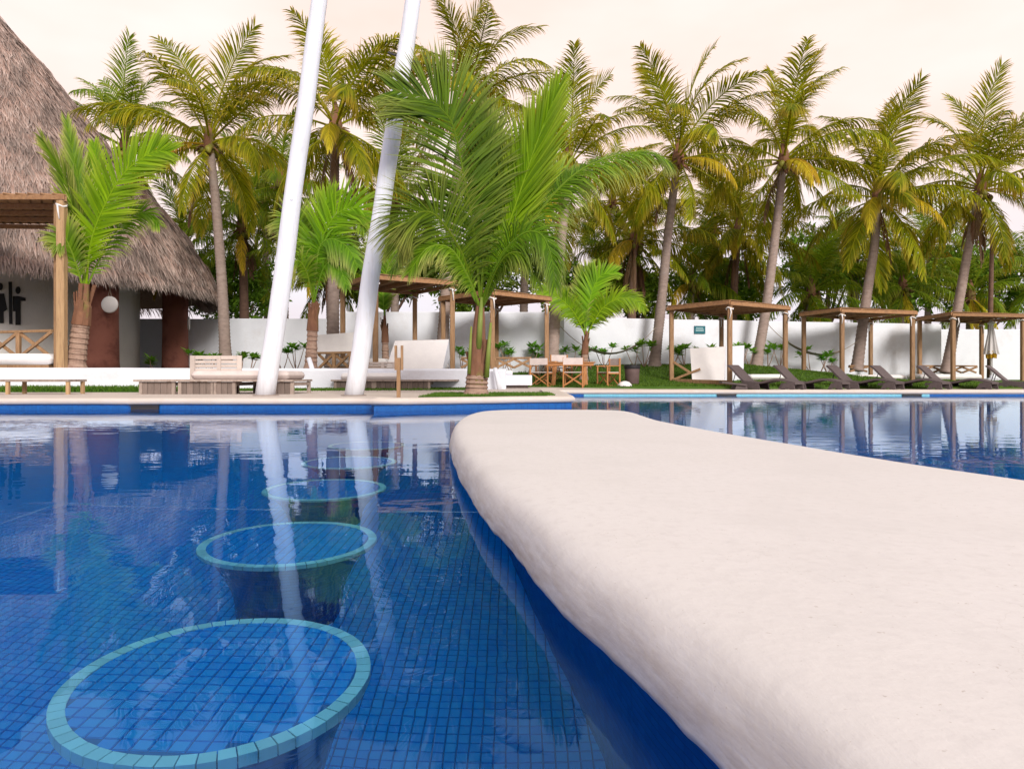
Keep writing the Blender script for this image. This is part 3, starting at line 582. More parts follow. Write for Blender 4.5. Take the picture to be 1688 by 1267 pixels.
def palm(label, base, mids, crown, L=3.7, seed=1, key='old', nfr=24, r0=0.19, r1=0.13, nuts=6, gold=1, dead=1, wind=0.25, dark=False, sector=None, name='coconut_palm'):
    rr = random.Random(seed); base = Vector(base); crown = Vector(crown)
    t = thing(name, label, 'palm tree', base, 0, 'coconut palms around the pool garden')
    mb, Q = trunk_mesh([base - Vector((0, 0, .12))] + [Vector(q) for q in mids] + [crown], r0, r1); mb.build('trunk', M['trunkdark'] if dark else M['trunk'], t, True, world=True)
    mb = MB(); mb.lathe(crown - Vector((0, 0, .55)), [(r1, 0), (r1 * 1.5, .2), (r1 * 1.7, .5), (r1 * 1.2, .85), (.04, 1.25)], 10)
    for k in range(16):   # fibrous stubs and dry stalks
        a = rr.uniform(0, 6.28); d = Vector((math.cos(a), math.sin(a), rr.uniform(-.9, .6))).normalized(); p = crown + Vector((0, 0, -.25)); mb.tube([p, p + d * .3, p + d * .5 + Vector((0, 0, -.14))], [.05, .03, .012], 5)
    cw = mb.build('crown', M['sheath'], t, world=True)
    nfr += rr.randint(-4, 1); c = crown - base; az = rr.uniform(0, 6.28)
    for k in range(nfr):
        u = (k + .5) / nfr; lv = min(len(LEVELS) - 1, int(u ** 0.88 * len(LEVELS))); az += 2.39996 + rr.uniform(-.25, .25)
        a = az - wind * math.sin(az) * (1.0 if lv < 5 else .5)      # the breeze turns fronds towards +X
        o = inst(rr.choice(FR[key][lv]), 'frond', cw, c + Vector((.06 * math.cos(a), .06 * math.sin(a), .18 - .4 * u)), (rr.uniform(-.35, .35), rr.uniform(-.08, .10), a), L / 3.6 * rr.uniform(.92, 1.14) * (0.9 if lv > 7 else 1))
    for k in range(gold):
        inst(rr.choice(GOLD), 'frond', cw, c + Vector((0, 0, -.15)), (0, 0, rr.uniform(-2.4, -.7)), L / 3.6 * rr.uniform(.8, 1))
    for k in range(dead):
        inst(rr.choice(DEAD), 'frond', cw, c + Vector((0, 0, -.3)), (0, 0, rr.uniform(0, 6.28)), L / 3.6 * rr.uniform(.75, 1))
    for k in range(nuts):
        a = rr.uniform(3.3, 6.1) if k % 3 else rr.uniform(0, 6.28); inst(NUT, 'coconut', cw, c + Vector((math.cos(a) * rr.uniform(.2, .36), math.sin(a) * rr.uniform(.2, .36), -.25 - rr.uniform(0, .35))), (rr.uniform(-.4, .4), rr.uniform(-.4, .4), 0), rr.uniform(.8, 1.15))
    return t
PALMS = [
 # label, base px+d, mids px+d, crown px+d, frond length, seed, key, options
 ('tall coconut palm rising behind the slatted headboard of the low wooden lounge', (372, 592, 23.2), [(366, 470, 23.2), (357, 350, 23.1)], (345, 232, 23.0), 3.7, 11, 'old', {}),
 ('tall coconut palm with dark brown trunk top between the two white poles', (548, 600, 21.3), [(550, 450, 21.3), (551, 320, 21.2)], (553, 205, 21.2), 3.5, 12, 'old', dict(dead=4, r0=.2)),
 ('coconut palm half hidden behind the thatched roof ridge', (222, 600, 30.0), [(218, 420, 30)], (205, 240, 30.0), 3.7, 13, 'back', {}),
 ('tall coconut palm behind the large young palm, its bushy top above it', (727, 603, 22.0), [(738, 440, 22.2), (752, 300, 22.4)], (768, 168, 22.6), 3.5, 14, 'old', dict(nuts=3)),
 ('coconut palm with slim trunk rising behind the dining set', (909, 606, 22.2), [(921, 440, 22.3), (930, 350, 22.4)], (937, 272, 22.4), 3.3, 15, 'old', {}),
 ('leaning coconut palm with hammock rope tied to it, beside the waste bin', (1078, 603, 24.0), [(1090, 500, 24.1), (1102, 380, 24.2)], (1118, 258, 24.3), 3.6, 16, 'old', dict(nuts=4)),
 ('leaning coconut palm rising through the pergola with the tall white backboard', (1246, 602, 24.8), [(1264, 500, 24.9), (1279, 380, 25.0)], (1292, 262, 25.0), 3.7, 17, 'old', dict(gold=2)),
 ('leaning coconut palm behind the pergola with white cloth on its roof', (1412, 606, 25.4), [(1430, 480, 25.5), (1442, 400, 25.5)], (1447, 322, 25.6), 3.8, 18, 'old', dict(gold=2)),
 ('leaning coconut palm behind the pergola beside the folded parasol', (1560, 610, 26.0), [(1582, 490, 26.2), (1600, 390, 26.3)], (1617, 308, 26.4), 3.9, 19, 'old', dict(nuts=9, dead=4)),
 ('short coconut palm behind the wall next to the plain white pole', (404, 600, 29.0), [(402, 480, 29)], (398, 372, 29.0), 2.9, 21, 'back', dict(dark=True, dead=6, r0=.24)),
 ('coconut palm with brown hanging dead fronds behind the hammock wall', (1040, 590, 28.0), [(1042, 480, 28)], (1046, 392, 28.0), 3.3, 22, 'old', dict(dark=True, dead=8, r0=.22, gold=2)),
 ('coconut palm in the second row behind the teal wall sign', (1205, 590, 29.5), [(1210, 480, 29.5)], (1216, 385, 29.5), 3.4, 23, 'old', dict(dark=True, dead=4, gold=2)),
 ('low coconut palm full of brown coconuts behind the white cloth pergola', (1334, 600, 30.0), [(1334, 540, 30)], (1337, 480, 30.0), 3.0, 24, 'back', dict(nuts=12, dead=1)),
 ('low dark coconut palm behind the wall next to the white cloth pergola', (1482, 600, 32.0), [(1484, 540, 32)], (1488, 470, 32.0), 3.1, 25, 'back', dict(nuts=2, dead=0)),
 ('low coconut palm with drooping fronds behind the wall beyond the parasol', (1700, 600, 34.0), [(1700, 540, 34)], (1702, 455, 34.0), 3.6, 26, 'back', dict(gold=1)),
 ('second row coconut palm seen between the pegged white pole and the big young palm', (652, 590, 27.0), [(650, 450, 27)], (648, 330, 27.0), 3.3, 27, 'back', {}),
 ('second row coconut palm behind the plain white pole', (470, 590, 30.0), [(468, 420, 30)], (462, 300, 30.0), 3.4, 28, 'back', dict(dead=3)),
 ('low coconut palm between the dining set palm and the big young palm', (862, 590, 27.5), [(864, 480, 27.5)], (868, 372, 27.5), 3.0, 29, 'back', dict(dead=3)),
 ('low coconut palm peeping over the thatched eave', (300, 600, 30.0), [(302, 500, 30)], (306, 412, 30.0), 3.0, 30, 'back', dict(dead=2)),
 ('small yellowish coconut palm behind the parasol wall', (1598, 600, 33.0), [(1598, 540, 33)], (1600, 485, 33.0), 2.7, 31, 'back', dict(gold=6, nuts=0, nfr=18)),
 ('low coconut palm filling the gap behind the first pergola roof', (1135, 600, 31.0), [(1137, 540, 31)], (1140, 462, 31.0), 3.2, 32, 'back', dict(dead=3)),
 ('low coconut palm over the wall between the small young palm and hammock', (985, 600, 30.0), [(985, 540, 30)], (988, 450, 30.0), 3.0, 34, 'back', dict(dead=2, nuts=3)),
 ('low coconut palm rising behind the gap of the two far lawn-edge pergolas', (1412, 600, 33.0), [(1412, 540, 33)], (1408, 425, 33.0), 3.2, 35, 'back', dict(dead=2, gold=2)),
 ('tall back-row coconut palm behind the low dark palm', (1528, 600, 36.0), [(1530, 500, 36)], (1532, 405, 36.0), 3.5, 36, 'back', dict(dead=2, gold=2)),
 ('back-row coconut palm between the hammock palm and the backboard palm', (1180, 600, 34.0), [(1180, 500, 34)], (1176, 372, 34.0), 3.6, 37, 'old', dict(dead=2, gold=2)),
 ('back-row coconut palm between the plain pole and the brown-topped palm', (442, 600, 34.0), [(440, 500, 34)], (436, 340, 34.0), 3.6, 38, 'back', dict(dead=2)),
 ('back-row coconut palm behind the arching frond of the big young palm', (985, 600, 35.0), [(1000, 480, 35)], (1010, 330, 35.0), 3.6, 39, 'old', dict(dead=3, gold=2)),
 ('low coconut palm filling the gap above the headboard cushion', (545, 600, 28.0), [(545, 540, 28)], (540, 440, 28.0), 3.0, 33, 'back', dict(dead=3)),
]
for lab, b, ms, c, L_, sd_, key, kw in PALMS:
    base = at(*b)
    if b[2] > 26.45: base.z = 0.06
    mids_ = [at(*q) for q in ms]
    palm(lab, base, mids_, at(*c), L_, sd_, key, **kw)

# ------------------------------------------------------------------ young palms, each frond shaped after the plant
YN = Vector((0, -1, 0.15)).normalized()
def young(label, base, crown, fronds, r0, r1, seed, scale=1.0, rf=0.62, stubs=(), fine=1.0):
    t = thing('young_palm', label, 'palm tree', base, 0, 'young palms in the beds'); rr = random.Random(seed)
    H = (crown - base).length; prof = []; z = 0.0; nb = max(5, int(H * rf / (0.055 * scale + .02)))
    ax = (crown - base)
    mb = MB(); pts = []; rad = []
    for i in range(nb):                                   # leaf scars: stepped collars
        u = i / nb * rf; r = r0 * (1 - .42 * u) * (1.18 if i == 0 else 1) * rr.uniform(.95, 1.05)
        pts += [base + ax * u, base + ax * (u + .8 * rf / nb)]; rad += [r * 1.06, r * .93]
    pts.insert(0, base - Vector((0, 0, .05))); rad.insert(0, r0 * 1.2); pts.append(base + ax * (rf + .04)); rad.append(r0 * .62)
    mb.tube(pts, rad, 14); tk = mb.build('trunk', M['trunkyoung'], t, False, world=True)
    mb = MB(); mb.tube([base + ax * (rf - .1), base + ax * (rf + .12), base + ax * .8, crown], [r0 * .95, r0 * .80, r0 * .48, r0 * .3], 10)
    for k in range(7):
        a = rr.uniform(0, 6.28); o = Vector((math.cos(a), math.sin(a), 0)); b0 = base + ax * rr.uniform(rf - .1, rf + .08) + o * r0 * .5
        mb.beam(b0, b0 + ax.normalized() * H * rr.uniform(.2, .34) + o * r0 * rr.uniform(.2, .7), r0 * .45, r0 * .12, o)
    cw = mb.build('crown', M['sheath'], t, world=True)
    for sa, sb, sw in stubs:
        mb = MB(); a_, b_ = at(*sa), at(*sb); mb.tube([a_, a_.lerp(b_, .5) + Vector((.0, -.02, 0)), b_], [sw, sw * .8, sw * .45], 8); mb.build('leaf_stalk', M['petiole'], t, True, world=True).parent = cw
    for k, f in enumerate(fronds):
        pts, mat, kw = f; path = [crown - ax.normalized() * H * .12 + Vector((rr.uniform(-.02, .02), rr.uniform(-.03, .0), 0))] + [at(*q) for q in pts]
        args = dict(nrm=YN, n=90, Lmax=0.75, W=0.042, s0=0.12, a0=60, a1=20, vee=0.05, droop=0.22, rad=0.022, seed=seed * 50 + k, tw=.35); args.update(kw); args['n'] = int(args['n'] * 1.5 / fine); args['W'] *= 0.82 * fine
        frond(path, **args).build('frond', M[mat], t, world=True).parent = cw
    return t
D0 = 10.3
big_base = at(785, 653, D0); big_base.z = 0.20
young('large bright green young coconut palm in the planted corner of the pool edge', big_base, at(792, 492, D0), [
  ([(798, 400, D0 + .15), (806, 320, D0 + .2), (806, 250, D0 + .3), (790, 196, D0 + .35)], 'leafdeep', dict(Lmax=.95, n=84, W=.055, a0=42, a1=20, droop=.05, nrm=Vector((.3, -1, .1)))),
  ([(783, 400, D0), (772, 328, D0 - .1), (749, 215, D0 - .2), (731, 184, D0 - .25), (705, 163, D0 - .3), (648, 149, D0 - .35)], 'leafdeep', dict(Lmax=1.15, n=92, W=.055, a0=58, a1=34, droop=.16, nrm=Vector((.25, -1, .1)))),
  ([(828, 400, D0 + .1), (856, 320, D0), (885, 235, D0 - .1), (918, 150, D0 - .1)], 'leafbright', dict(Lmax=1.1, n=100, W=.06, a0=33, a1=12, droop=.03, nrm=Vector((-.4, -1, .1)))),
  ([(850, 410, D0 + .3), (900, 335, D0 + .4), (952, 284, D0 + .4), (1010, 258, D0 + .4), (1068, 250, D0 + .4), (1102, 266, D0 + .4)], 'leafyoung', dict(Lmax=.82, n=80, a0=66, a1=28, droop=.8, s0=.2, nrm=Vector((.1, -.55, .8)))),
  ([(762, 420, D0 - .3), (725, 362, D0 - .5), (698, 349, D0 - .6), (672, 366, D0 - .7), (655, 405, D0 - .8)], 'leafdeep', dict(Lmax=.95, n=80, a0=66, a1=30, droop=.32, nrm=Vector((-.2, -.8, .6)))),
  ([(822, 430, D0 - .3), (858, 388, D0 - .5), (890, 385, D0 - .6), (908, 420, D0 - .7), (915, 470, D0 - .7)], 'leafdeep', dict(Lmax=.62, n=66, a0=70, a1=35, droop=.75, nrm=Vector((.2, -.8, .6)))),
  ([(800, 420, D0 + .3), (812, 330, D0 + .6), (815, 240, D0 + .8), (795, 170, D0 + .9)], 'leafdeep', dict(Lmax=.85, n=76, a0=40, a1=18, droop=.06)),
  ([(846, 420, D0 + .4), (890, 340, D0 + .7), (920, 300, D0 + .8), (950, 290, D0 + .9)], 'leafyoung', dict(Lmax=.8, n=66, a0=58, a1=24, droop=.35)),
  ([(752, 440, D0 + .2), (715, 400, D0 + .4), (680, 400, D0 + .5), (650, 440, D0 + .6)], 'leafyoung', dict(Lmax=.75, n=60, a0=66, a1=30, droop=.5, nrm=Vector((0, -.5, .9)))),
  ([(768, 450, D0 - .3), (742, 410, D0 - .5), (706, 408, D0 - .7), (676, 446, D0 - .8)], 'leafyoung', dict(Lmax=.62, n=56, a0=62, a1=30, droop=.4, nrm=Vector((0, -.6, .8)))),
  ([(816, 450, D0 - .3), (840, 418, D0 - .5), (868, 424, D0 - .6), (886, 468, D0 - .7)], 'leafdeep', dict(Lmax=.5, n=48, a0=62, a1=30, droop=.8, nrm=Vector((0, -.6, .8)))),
], 0.175, 0.1, 3, 1.0, 0.22, [((773, 616, D0 - .12), (777, 538, D0 - .12), .030), ((802, 622, D0 - .14), (809, 532, D0 - .14), .042), ((789, 575, D0 - .08), (794, 490, D0 - .08), .050)], 0.72)
D1 = 14.9
bA = at(124, 606, D1); bA.z = TER
young('young palm in front of the thatched building beside the wooden post', bA, at(142, 468, D1), [
  ([(150, 400, D1), (172, 340, D1 - .1), (205, 285, D1 - .2), (250, 252, D1 - .2), (278, 250, D1 - .2)], 'leafbright', dict(Lmax=.95, n=74, W=.07, a0=62, a1=30, droop=.05)),
  ([(134, 400, D1 + .2), (122, 350, D1 + .2), (104, 290, D1 + .2), (72, 232, D1 + .2)], 'leafyoung', dict(Lmax=.9, n=70, W=.06, a0=30, a1=14, droop=.10, nrm=Vector((-.6, -1, .1)))),
  ([(138, 390, D1 + .3), (132, 320, D1 + .4), (122, 260, D1 + .4), (110, 202, D1 + .4)], 'leafyoung', dict(Lmax=.7, n=66, W=.06, a0=28, a1=14, droop=.02, nrm=Vector((.8, -1, .1)))),
  ([(150, 400, D1 + .4), (160, 330, D1 + .6), (160, 280, D1 + .7), (156, 240, D1 + .8)], 'leafbright', dict(Lmax=.7, n=60, W=.06, a0=40, a1=18, droop=.05)),
  ([(124, 430, D1 - .2), (112, 400, D1 - .3), (104, 390, D1 - .3), (96, 410, D1 - .4)], 'leafyoung', dict(Lmax=.6, n=48, W=.06, a0=50, a1=26, droop=.3)),
  ([(168, 420, D1 + .4), (200, 370, D1 + .6), (236, 350, D1 + .7), (262, 370, D1 + .7)], 'leafyoung', dict(Lmax=.6, n=50, W=.05, a0=60, a1=30, droop=.5)),
], 0.205, .1, 4, 1.6)
D2 = 16.6
bB = at(512, 612, D2); bB.z = TER
young('young palm with pinkish ringed trunk between the white poles', bB, at(518, 486, D2), [
  ([(519, 440, D2), (530, 395, D2), (556, 352, D2 - .1), (592, 344, D2 - .2), (606, 372, D2 - .2)], 'leafbright', dict(Lmax=.95, n=70, W=.065, a0=62, a1=34, droop=.12)),
  ([(522, 440, D2 - .2), (528, 405, D2 - .3), (548, 394, D2 - .4), (575, 410, D2 - .5), (590, 440, D2 - .6)], 'leafyoung', dict(Lmax=.85, n=62, W=.055, a0=72, a1=40, droop=.7, nrm=Vector((0, -.7, .7)))),
  ([(510, 440, D2 + .2), (500, 400, D2 + .3), (490, 372, D2 + .3), (474, 360, D2 + .3), (458, 378, D2 + .3)], 'leafyoung', dict(Lmax=.8, n=60, W=.055, a0=66, a1=34, droop=.3)),
  ([(516, 440, D2 + .3), (520, 390, D2 + .5), (536, 340, D2 + .6), (552, 318, D2 + .6)], 'leafbright', dict(Lmax=.8, n=60, W=.06, a0=48, a1=22, droop=.06)),
  ([(506, 450, D2 - .3), (492, 430, D2 - .5), (480, 440, D2 - .6), (474, 470, D2 - .7)], 'leafyoung', dict(Lmax=.55, n=46, W=.05, a0=60, a1=34, droop=.6, nrm=Vector((0, -.7, .7)))),
  ([(530, 450, D2 - .3), (545, 432, D2 - .5), (562, 446, D2 - .6), (572, 474, D2 - .7)], 'leafyoung', dict(Lmax=.55, n=46, W=.05, a0=60, a1=34, droop=.7, nrm=Vector((0, -.7, .7)))),
], 0.15, .1, 5, 1.5)
D3 = 21.6
bD = at(962, 612, D3); bD.z = gz_lawn(bD.x, bD.y)
young('small bright young palm on the lawn behind the dining set', bD, at(966, 545, D3), [
  ([(968, 520, D3), (976, 480, D3), (990, 455, D3), (1015, 448, D3)], 'leafbright', dict(Lmax=.75, n=54, W=.07, a0=55, a1=28, droop=.08)),
  ([(960, 515, D3), (962, 480, D3 + .1), (966, 455, D3 + .1), (978, 440, D3 + .1)], 'leafyoung', dict(Lmax=.7, n=54, W=.07, a0=46, a1=22, droop=.06)),
  ([(990, 512, D3 - .2), (1015, 494, D3 - .3), (1042, 492, D3 - .3), (1062, 508, D3 - .3)], 'leafbright', dict(Lmax=.6, n=50, W=.06, a0=60, a1=30, droop=.5)),
  ([(948, 518, D3 - .2), (925, 494, D3 - .3), (902, 480, D3 - .3), (886, 482, D3 - .3)], 'leafbright', dict(Lmax=.6, n=50, W=.06, a0=60, a1=30, droop=.5)),
  ([(956, 522, D3 + .3), (944, 496, D3 + .5), (930, 480, D3 + .5)], 'leafyoung', dict(Lmax=.6, n=44, W=.06, a0=50, a1=26, droop=.2)),
  ([(980, 525, D3 + .3), (1000, 505, D3 + .5), (1020, 500, D3 + .5)], 'leafyoung', dict(Lmax=.6, n=44, W=.06, a0=50, a1=26, droop=.3)),
], 0.13, .08, 6, 1.6)
D4 = 20.4
bE = at(636, 606, D4); bE.z = TER
young('slim young palm inside the canopied daybed between its posts', bE, at(634, 520, D4), [
  ([(633, 480, D4 + .2), (640, 440, D4 + .4), (662, 410, D4 + .4), (690, 420, D4 + .4)], 'leafyoung', dict(Lmax=.7, n=50, W=.055, a0=58, a1=30, droop=.3)),
  ([(630, 480, D4 + .2), (618, 430, D4 + .6), (612, 390, D4 + .6)], 'leafyoung', dict(Lmax=.6, n=46, W=.055, a0=50, a1=26, droop=.2)),
  ([(636, 480, D4 + .4), (648, 420, D4 + .7), (656, 370, D4 + .8)], 'leafyoung', dict(Lmax=.7, n=50, W=.055, a0=44, a1=22, droop=.15)),
], 0.12, .08, 8, 1.5)

# ------------------------------------------------------------------ broadleaf trees behind the wall
def leaf_quad(mb, p, d, nrm, Ln, W, r):
    sd = d.cross(nrm).normalized(); b = len(mb.v)
    mb.v.extend([tuple(p), tuple(p + d * Ln * .5 + sd * W / 2), tuple(p + d * Ln), tuple(p + d * Ln * .5 - sd * W / 2)]); mb.f.append((b, b + 1, b + 2, b + 3))
    mb.a.setdefault('tip', []).extend([0, .4, .8, .4]); mb.a.setdefault('rnd', []).extend([r] * 4)
def rvec(rr):
    while True:
        v = Vector((rr.uniform(-1, 1), rr.uniform(-1, 1), rr.uniform(-1, 1)))
        if 0.05 < v.length < 1: return v.normalized()
def tree(label, base, blobs, nleaf, seed, Ln=0.26):
    rr = random.Random(seed); t = thing('leafy_tree', label, 'tree', base, 0, 'leafy trees behind the walls'); mb = MB(); c0 = sum((Vector(b[0]) for b in blobs), Vector()) / len(blobs)
    fork = Vector((base.x, base.y, base.z)).lerp(c0, .45); mb.tube([base, base.lerp(fork, .5) + Vector((.06, 0, 0)), fork], [.16, .13, .11], 8)
    for c, r in blobs: mb.tube([fork, fork.lerp(Vector(c), .5) + Vector((0, 0, -.1)), Vector(c)], [.09, .06, .02], 6)
    mb.build('trunk', M['trunkdark'], t, True, world=True); mb = MB(); tot = sum(b[1] ** 2 for b in blobs)
    for c, r in blobs:
        c = Vector(c); k = int(nleaf * r * r / tot / 14)
        for i in range(k):                                 # twigs with a spray of leaves each
            v = rvec(rr); q = c + Vector((v.x, v.y, v.z * .8)) * r * rr.uniform(.45, 1.12)
            for j in range(14):
                p = q + rvec(rr) * rr.uniform(.02, .30); d = (v * .6 + rvec(rr) + Vector((0, 0, -.1))).normalized(); leaf_quad(mb, p, d, (rvec(rr) + Vector((0, 0, .8))).normalized(), Ln * rr.uniform(.6, 1.2), Ln * .42, rr.random())
    mb.build('crown', M['leaftree'], t, world=True); return t
def blobset(x0, x1, y0, y1, d, n, r, seed):
    rr = random.Random(seed); return [(at(rr.uniform(x0, x1), rr.uniform(y0, y1), d + rr.uniform(-.8, .8)), r * rr.uniform(.7, 1.2)) for _ in range(n)]
for lab, x0, x1, y0, y1, d, n_, r_, nl, sd_ in (
    ('broad leafy tree behind the white cloth pergola and low coconut palm', 1320, 1420, 405, 480, 33, 10, 1.1, 9000, 1), ('leafy tree behind the slim palm at the dining set', 900, 970, 440, 500, 28, 7, .75, 4200, 2),
    ('dark leafy tree between the first two pergola palms', 1150, 1260, 450, 510, 33, 9, 1.1, 7000, 3), ('leafy tree behind the folded parasol', 1560, 1680, 430, 510, 35, 9, 1.2, 8000, 4),
    ('dark leafy tree behind the short palm at the plain pole', 330, 450, 440, 505, 31, 9, 1.0, 7000, 5), ('leafy tree behind the canopied daybed roof', 560, 700, 400, 480, 29, 10, 1.0, 7000, 6),
    ('leafy tree behind the hammock lawn wall', 1010, 1110, 450, 505, 31, 8, 1.0, 6000, 7), ('leafy tree behind the big young palm', 740, 860, 430, 500, 29, 9, 1.0, 6000, 8), ('leafy tree behind the pergola with leaning palm', 1440, 1540, 440, 510, 35, 8, 1.1, 6000, 9)):
    b = at((x0 + x1) / 2, 600, d); b.z = 0.06; tree(lab, b, blobset(x0, x1, y0, y1, d, n_, r_, sd_), nl, sd_)
# ------------------------------------------------------------------ small shrubs along the walls
def shrub(x, y0, y1, d, seed, base_z=None):
    where = next(wd for lim, wd in ((280, 'against the wall beside the terracotta columns'), (420, 'behind the slatted headboard'), (500, 'between the plain pole and the ringed young palm'), (780, 'beside the tilted white backrest'), (900, 'inside the pergola next to the dining set'), (1010, 'behind the dining set'), (1118, 'at the foot of the palm by the waste bin'), (1200, 'behind the white backboard'), (1310, 'around the palm in the backboard pergola'), (2000, 'under the hammock of the cloth-roofed pergola')) if x < lim)
    rr = random.Random(seed); top = at(x, y0, d); base = at(x, y1, d)
    base.z = base_z if base_z is not None else gz_lawn(base.x, base.y)
    t = thing('small_shrub', 'small shrub with leaf rosettes ' + where, 'shrub', base, 0, 'small shrubs along the white wall'); st = MB(); fo = MB(); H = max(.35, top.z - base.z)
    for k in range(rr.choice((2, 3, 3, 4))):
        a = rr.uniform(0, 6.28); tip = base + Vector((math.cos(a) * H * .38, math.sin(a) * H * .2, H * rr.uniform(.6, .95))); st.tube([base + Vector((0, 0, -.03)), base.lerp(tip, .5) + Vector((0, 0, -.06)), tip], [.018, .014, .010], 5)
        for j in range(26):
            b = rr.uniform(0, 6.28); d_ = Vector((math.cos(b), math.sin(b), rr.uniform(-.25, .9))).normalized(); leaf_quad(fo, tip + Vector((0, 0, rr.uniform(-.06, .06))), d_, (Vector((0, 0, 1)) + rvec(rr) * .3).normalized(), rr.uniform(.17, .29), rr.uniform(.09, .13), rr.random())
    st.build('stem', M['trunkyoung'], t, True, world=True); fo.build('foliage', M['leafshrub'], t, world=True)
SH = [(250, 590, 612, 22.8, TER), (322, 578, 612, 23.0, TER), (345, 580, 612, 23.0, TER), (398, 580, 612, 23.0, TER), (412, 580, 612, 22.9, TER), (466, 572, 612, 22.6, TER), (488, 567, 612, 22.4, TER), (762, 573, 612, 21.9, TER),
      (828, 566, 606, 22.4, None), (845, 562, 606, 22.3, None), (870, 562, 606, 22.4, None), (888, 568, 606, 22.4, None), (926, 563, 604, 22.6, None), (943, 572, 604, 22.6, None), (975, 574, 604, 23.4, None), (996, 569, 604, 23.4, None),
      (1046, 565, 602, 23.8, None), (1062, 563, 602, 23.9, None), (1092, 562, 602, 24.0, None), (1108, 570, 602, 24.0, None), (1128, 566, 602, 24.2, None), (1160, 567, 602, 24.4, None), (1224, 558, 602, 24.6, None), (1235, 570, 602, 24.6, None), (1266, 570, 603, 24.9, None), (1286, 568, 603, 25.0, None), (1336, 566, 604, 25.1, None), (1352, 578, 604, 25.1, None), (1364, 586, 604, 25.1, None)]
for i, (x, y0, y1, d, bz) in enumerate(SH): shrub(x, y0, y1, d, 300 + i, bz)
# ------------------------------------------------------------------ grass
def grass(name, label, fn, n, seed, h=(.05, .10), W=.012):
    rr = random.Random(seed); mb = MB()
    for i in range(n):
        p = fn(rr); d = (Vector((rr.uniform(-.5, .5), rr.uniform(-.5, .5), 1))).normalized(); wv = Vector((rr.uniform(-1, 1), rr.uniform(-.4, .4), 0)).normalized(); leaf_strip(mb, p, d, wv, rr.uniform(*h), W, .4, rr.random(), 2)
    o = mb.build(name, M['grass']); o['kind'] = 'stuff'; o['label'] = label; return o
def g_pen(rr):
    while True:
        x = rr.uniform(-1.25, 0.62); y = rr.uniform(8.95, 11.4)
        if y > 8.5 + (x + 1.72) * .392 + .42: return Vector((x, y, DL))
grass('grass', 'short grass around the large young palm on the pool corner', g_pen, 15000, 1, (.035, .075), .010)
mb = MB(); mb.add([(-1.28, 9.08, DL + .006), (.52, 9.80, DL + .006), (.62, 11.4, DL + .006), (-1.28, 11.4, DL + .006)], [(0, 1, 2, 3)]); struct(mb.build('planting_bed', M['turf']))
def g_low(rr):
    x = rr.uniform(-11.5, -0.6); y = LW(x) - abs(rr.gauss(0, .45)) - .03
    return Vector((x, max(y, 11.3), DL))
grass('grass', 'grass strip at the foot of the low white wall', g_low, 16000, 2, (.03, .08), .014)
def g_left(rr): return Vector((rr.uniform(-10.5, -6.6), 13.2 + abs(rr.gauss(0, .5)), DL))
grass('grass', 'grass under the open wooden bench', g_left, 9000, 4, (.05, .17), .018)
def g_lawn(rr):
    x = rr.uniform(.2, 16); y = rr.uniform(19.35, 25.5); return Vector((x, y, gz_lawn(x, y) - .005))
grass('grass', 'rising lawn between the pool deck and the white wall', g_lawn, 45000, 3, (.04, .09), .02)

# ================================================================== thatched building
PC = Vector((-19.0, 24.0, 0))
RP = [(8.12, 3.52), (7.98, 3.64), (7.64, 4.42), (6.9, 5.65), (5.85, 6.98), (4.42, 8.7), (3.43, 9.95), (2.2, 11.6), (.8, 13.15), (0.05, 14.0)]
hut = thing('thatched_building', 'round building with tall conical thatched roof and grey white wall', 'building', (PC.x, PC.y, TER))
mb = MB(); mb.lathe(PC, RP[1:], 72, cap=False); mb.lathe(PC, [(8.0, 3.62), (7.6, 3.82), (5.0, 5.3)], 72, cap=False)
roof = fixn(mb.build('roof', M['thatch'], hut, True, world=True))
def roof_at(u):
    tot = len(RP) - 1; k = min(int(u * tot), tot - 1); f = u * tot - k; (r0, z0), (r1, z1) = RP[k], RP[k + 1]; return r0 + (r1 - r0) * f, z0 + (z1 - z0) * f, Vector((r0 - r1, 0, z0 - z1)).normalized()
seglen = [math.hypot(RP[k][0] - RP[k + 1][0], RP[k][1] - RP[k + 1][1]) * (RP[k][0] + RP[k + 1][0]) for k in range(len(RP) - 1)]
cum = np.cumsum(seglen) / sum(seglen); rr = random.Random(5); sm = MB(); vis = math.atan2(-PC.y, -PC.x)
def strand(mb, a, k, f, Ln, W, lift):
    (r0, z0), (r1, z1) = RP[k], RP[k + 1]; r = r0 + (r1 - r0) * f; z = z0 + (z1 - z0) * f; dn = Vector((r0 - r1, z0 - z1)).normalized()
    er = Vector((math.cos(a), math.sin(a), 0)); et = Vector((-math.sin(a), math.cos(a), 0)); down = er * dn.x + Vector((0, 0, dn.y)); nr = (er * -dn.y + Vector((0, 0, dn.x))).normalized()
    d = (down + et * rr.gauss(0, .22) + nr * rr.uniform(.0, .22)).normalized(); p = PC + er * r + Vector((0, 0, z)) + nr * (lift + .10 * max(0, mnoise.noise(Vector((er.x * 14, er.y * 14, z * 2.2)))))
    wv = (et + nr * rr.uniform(-.8, .8)).normalized(); leaf_strip(mb, p - d * Ln * .5, d, wv, Ln, W, .15 + (.5 if k == 0 else 0), min(1, max(0, rr.random() * .62 + .19 + .75 * mnoise.noise(Vector((er.x * 9, er.y * 9, z * 1.3))) + .12 * math.sin(z * 9 + er.x * 3))), 2)
for i in range(78000):
    a = vis + rr.uniform(-1.75, 1.75) if i % 9 else rr.uniform(0, 6.28); k = int(np.searchsorted(cum, rr.random())); k = min(k, len(RP) - 2); strand(sm, a, k, rr.random(), rr.uniform(.3, .75), rr.uniform(.02, .045), rr.uniform(.0, .09))
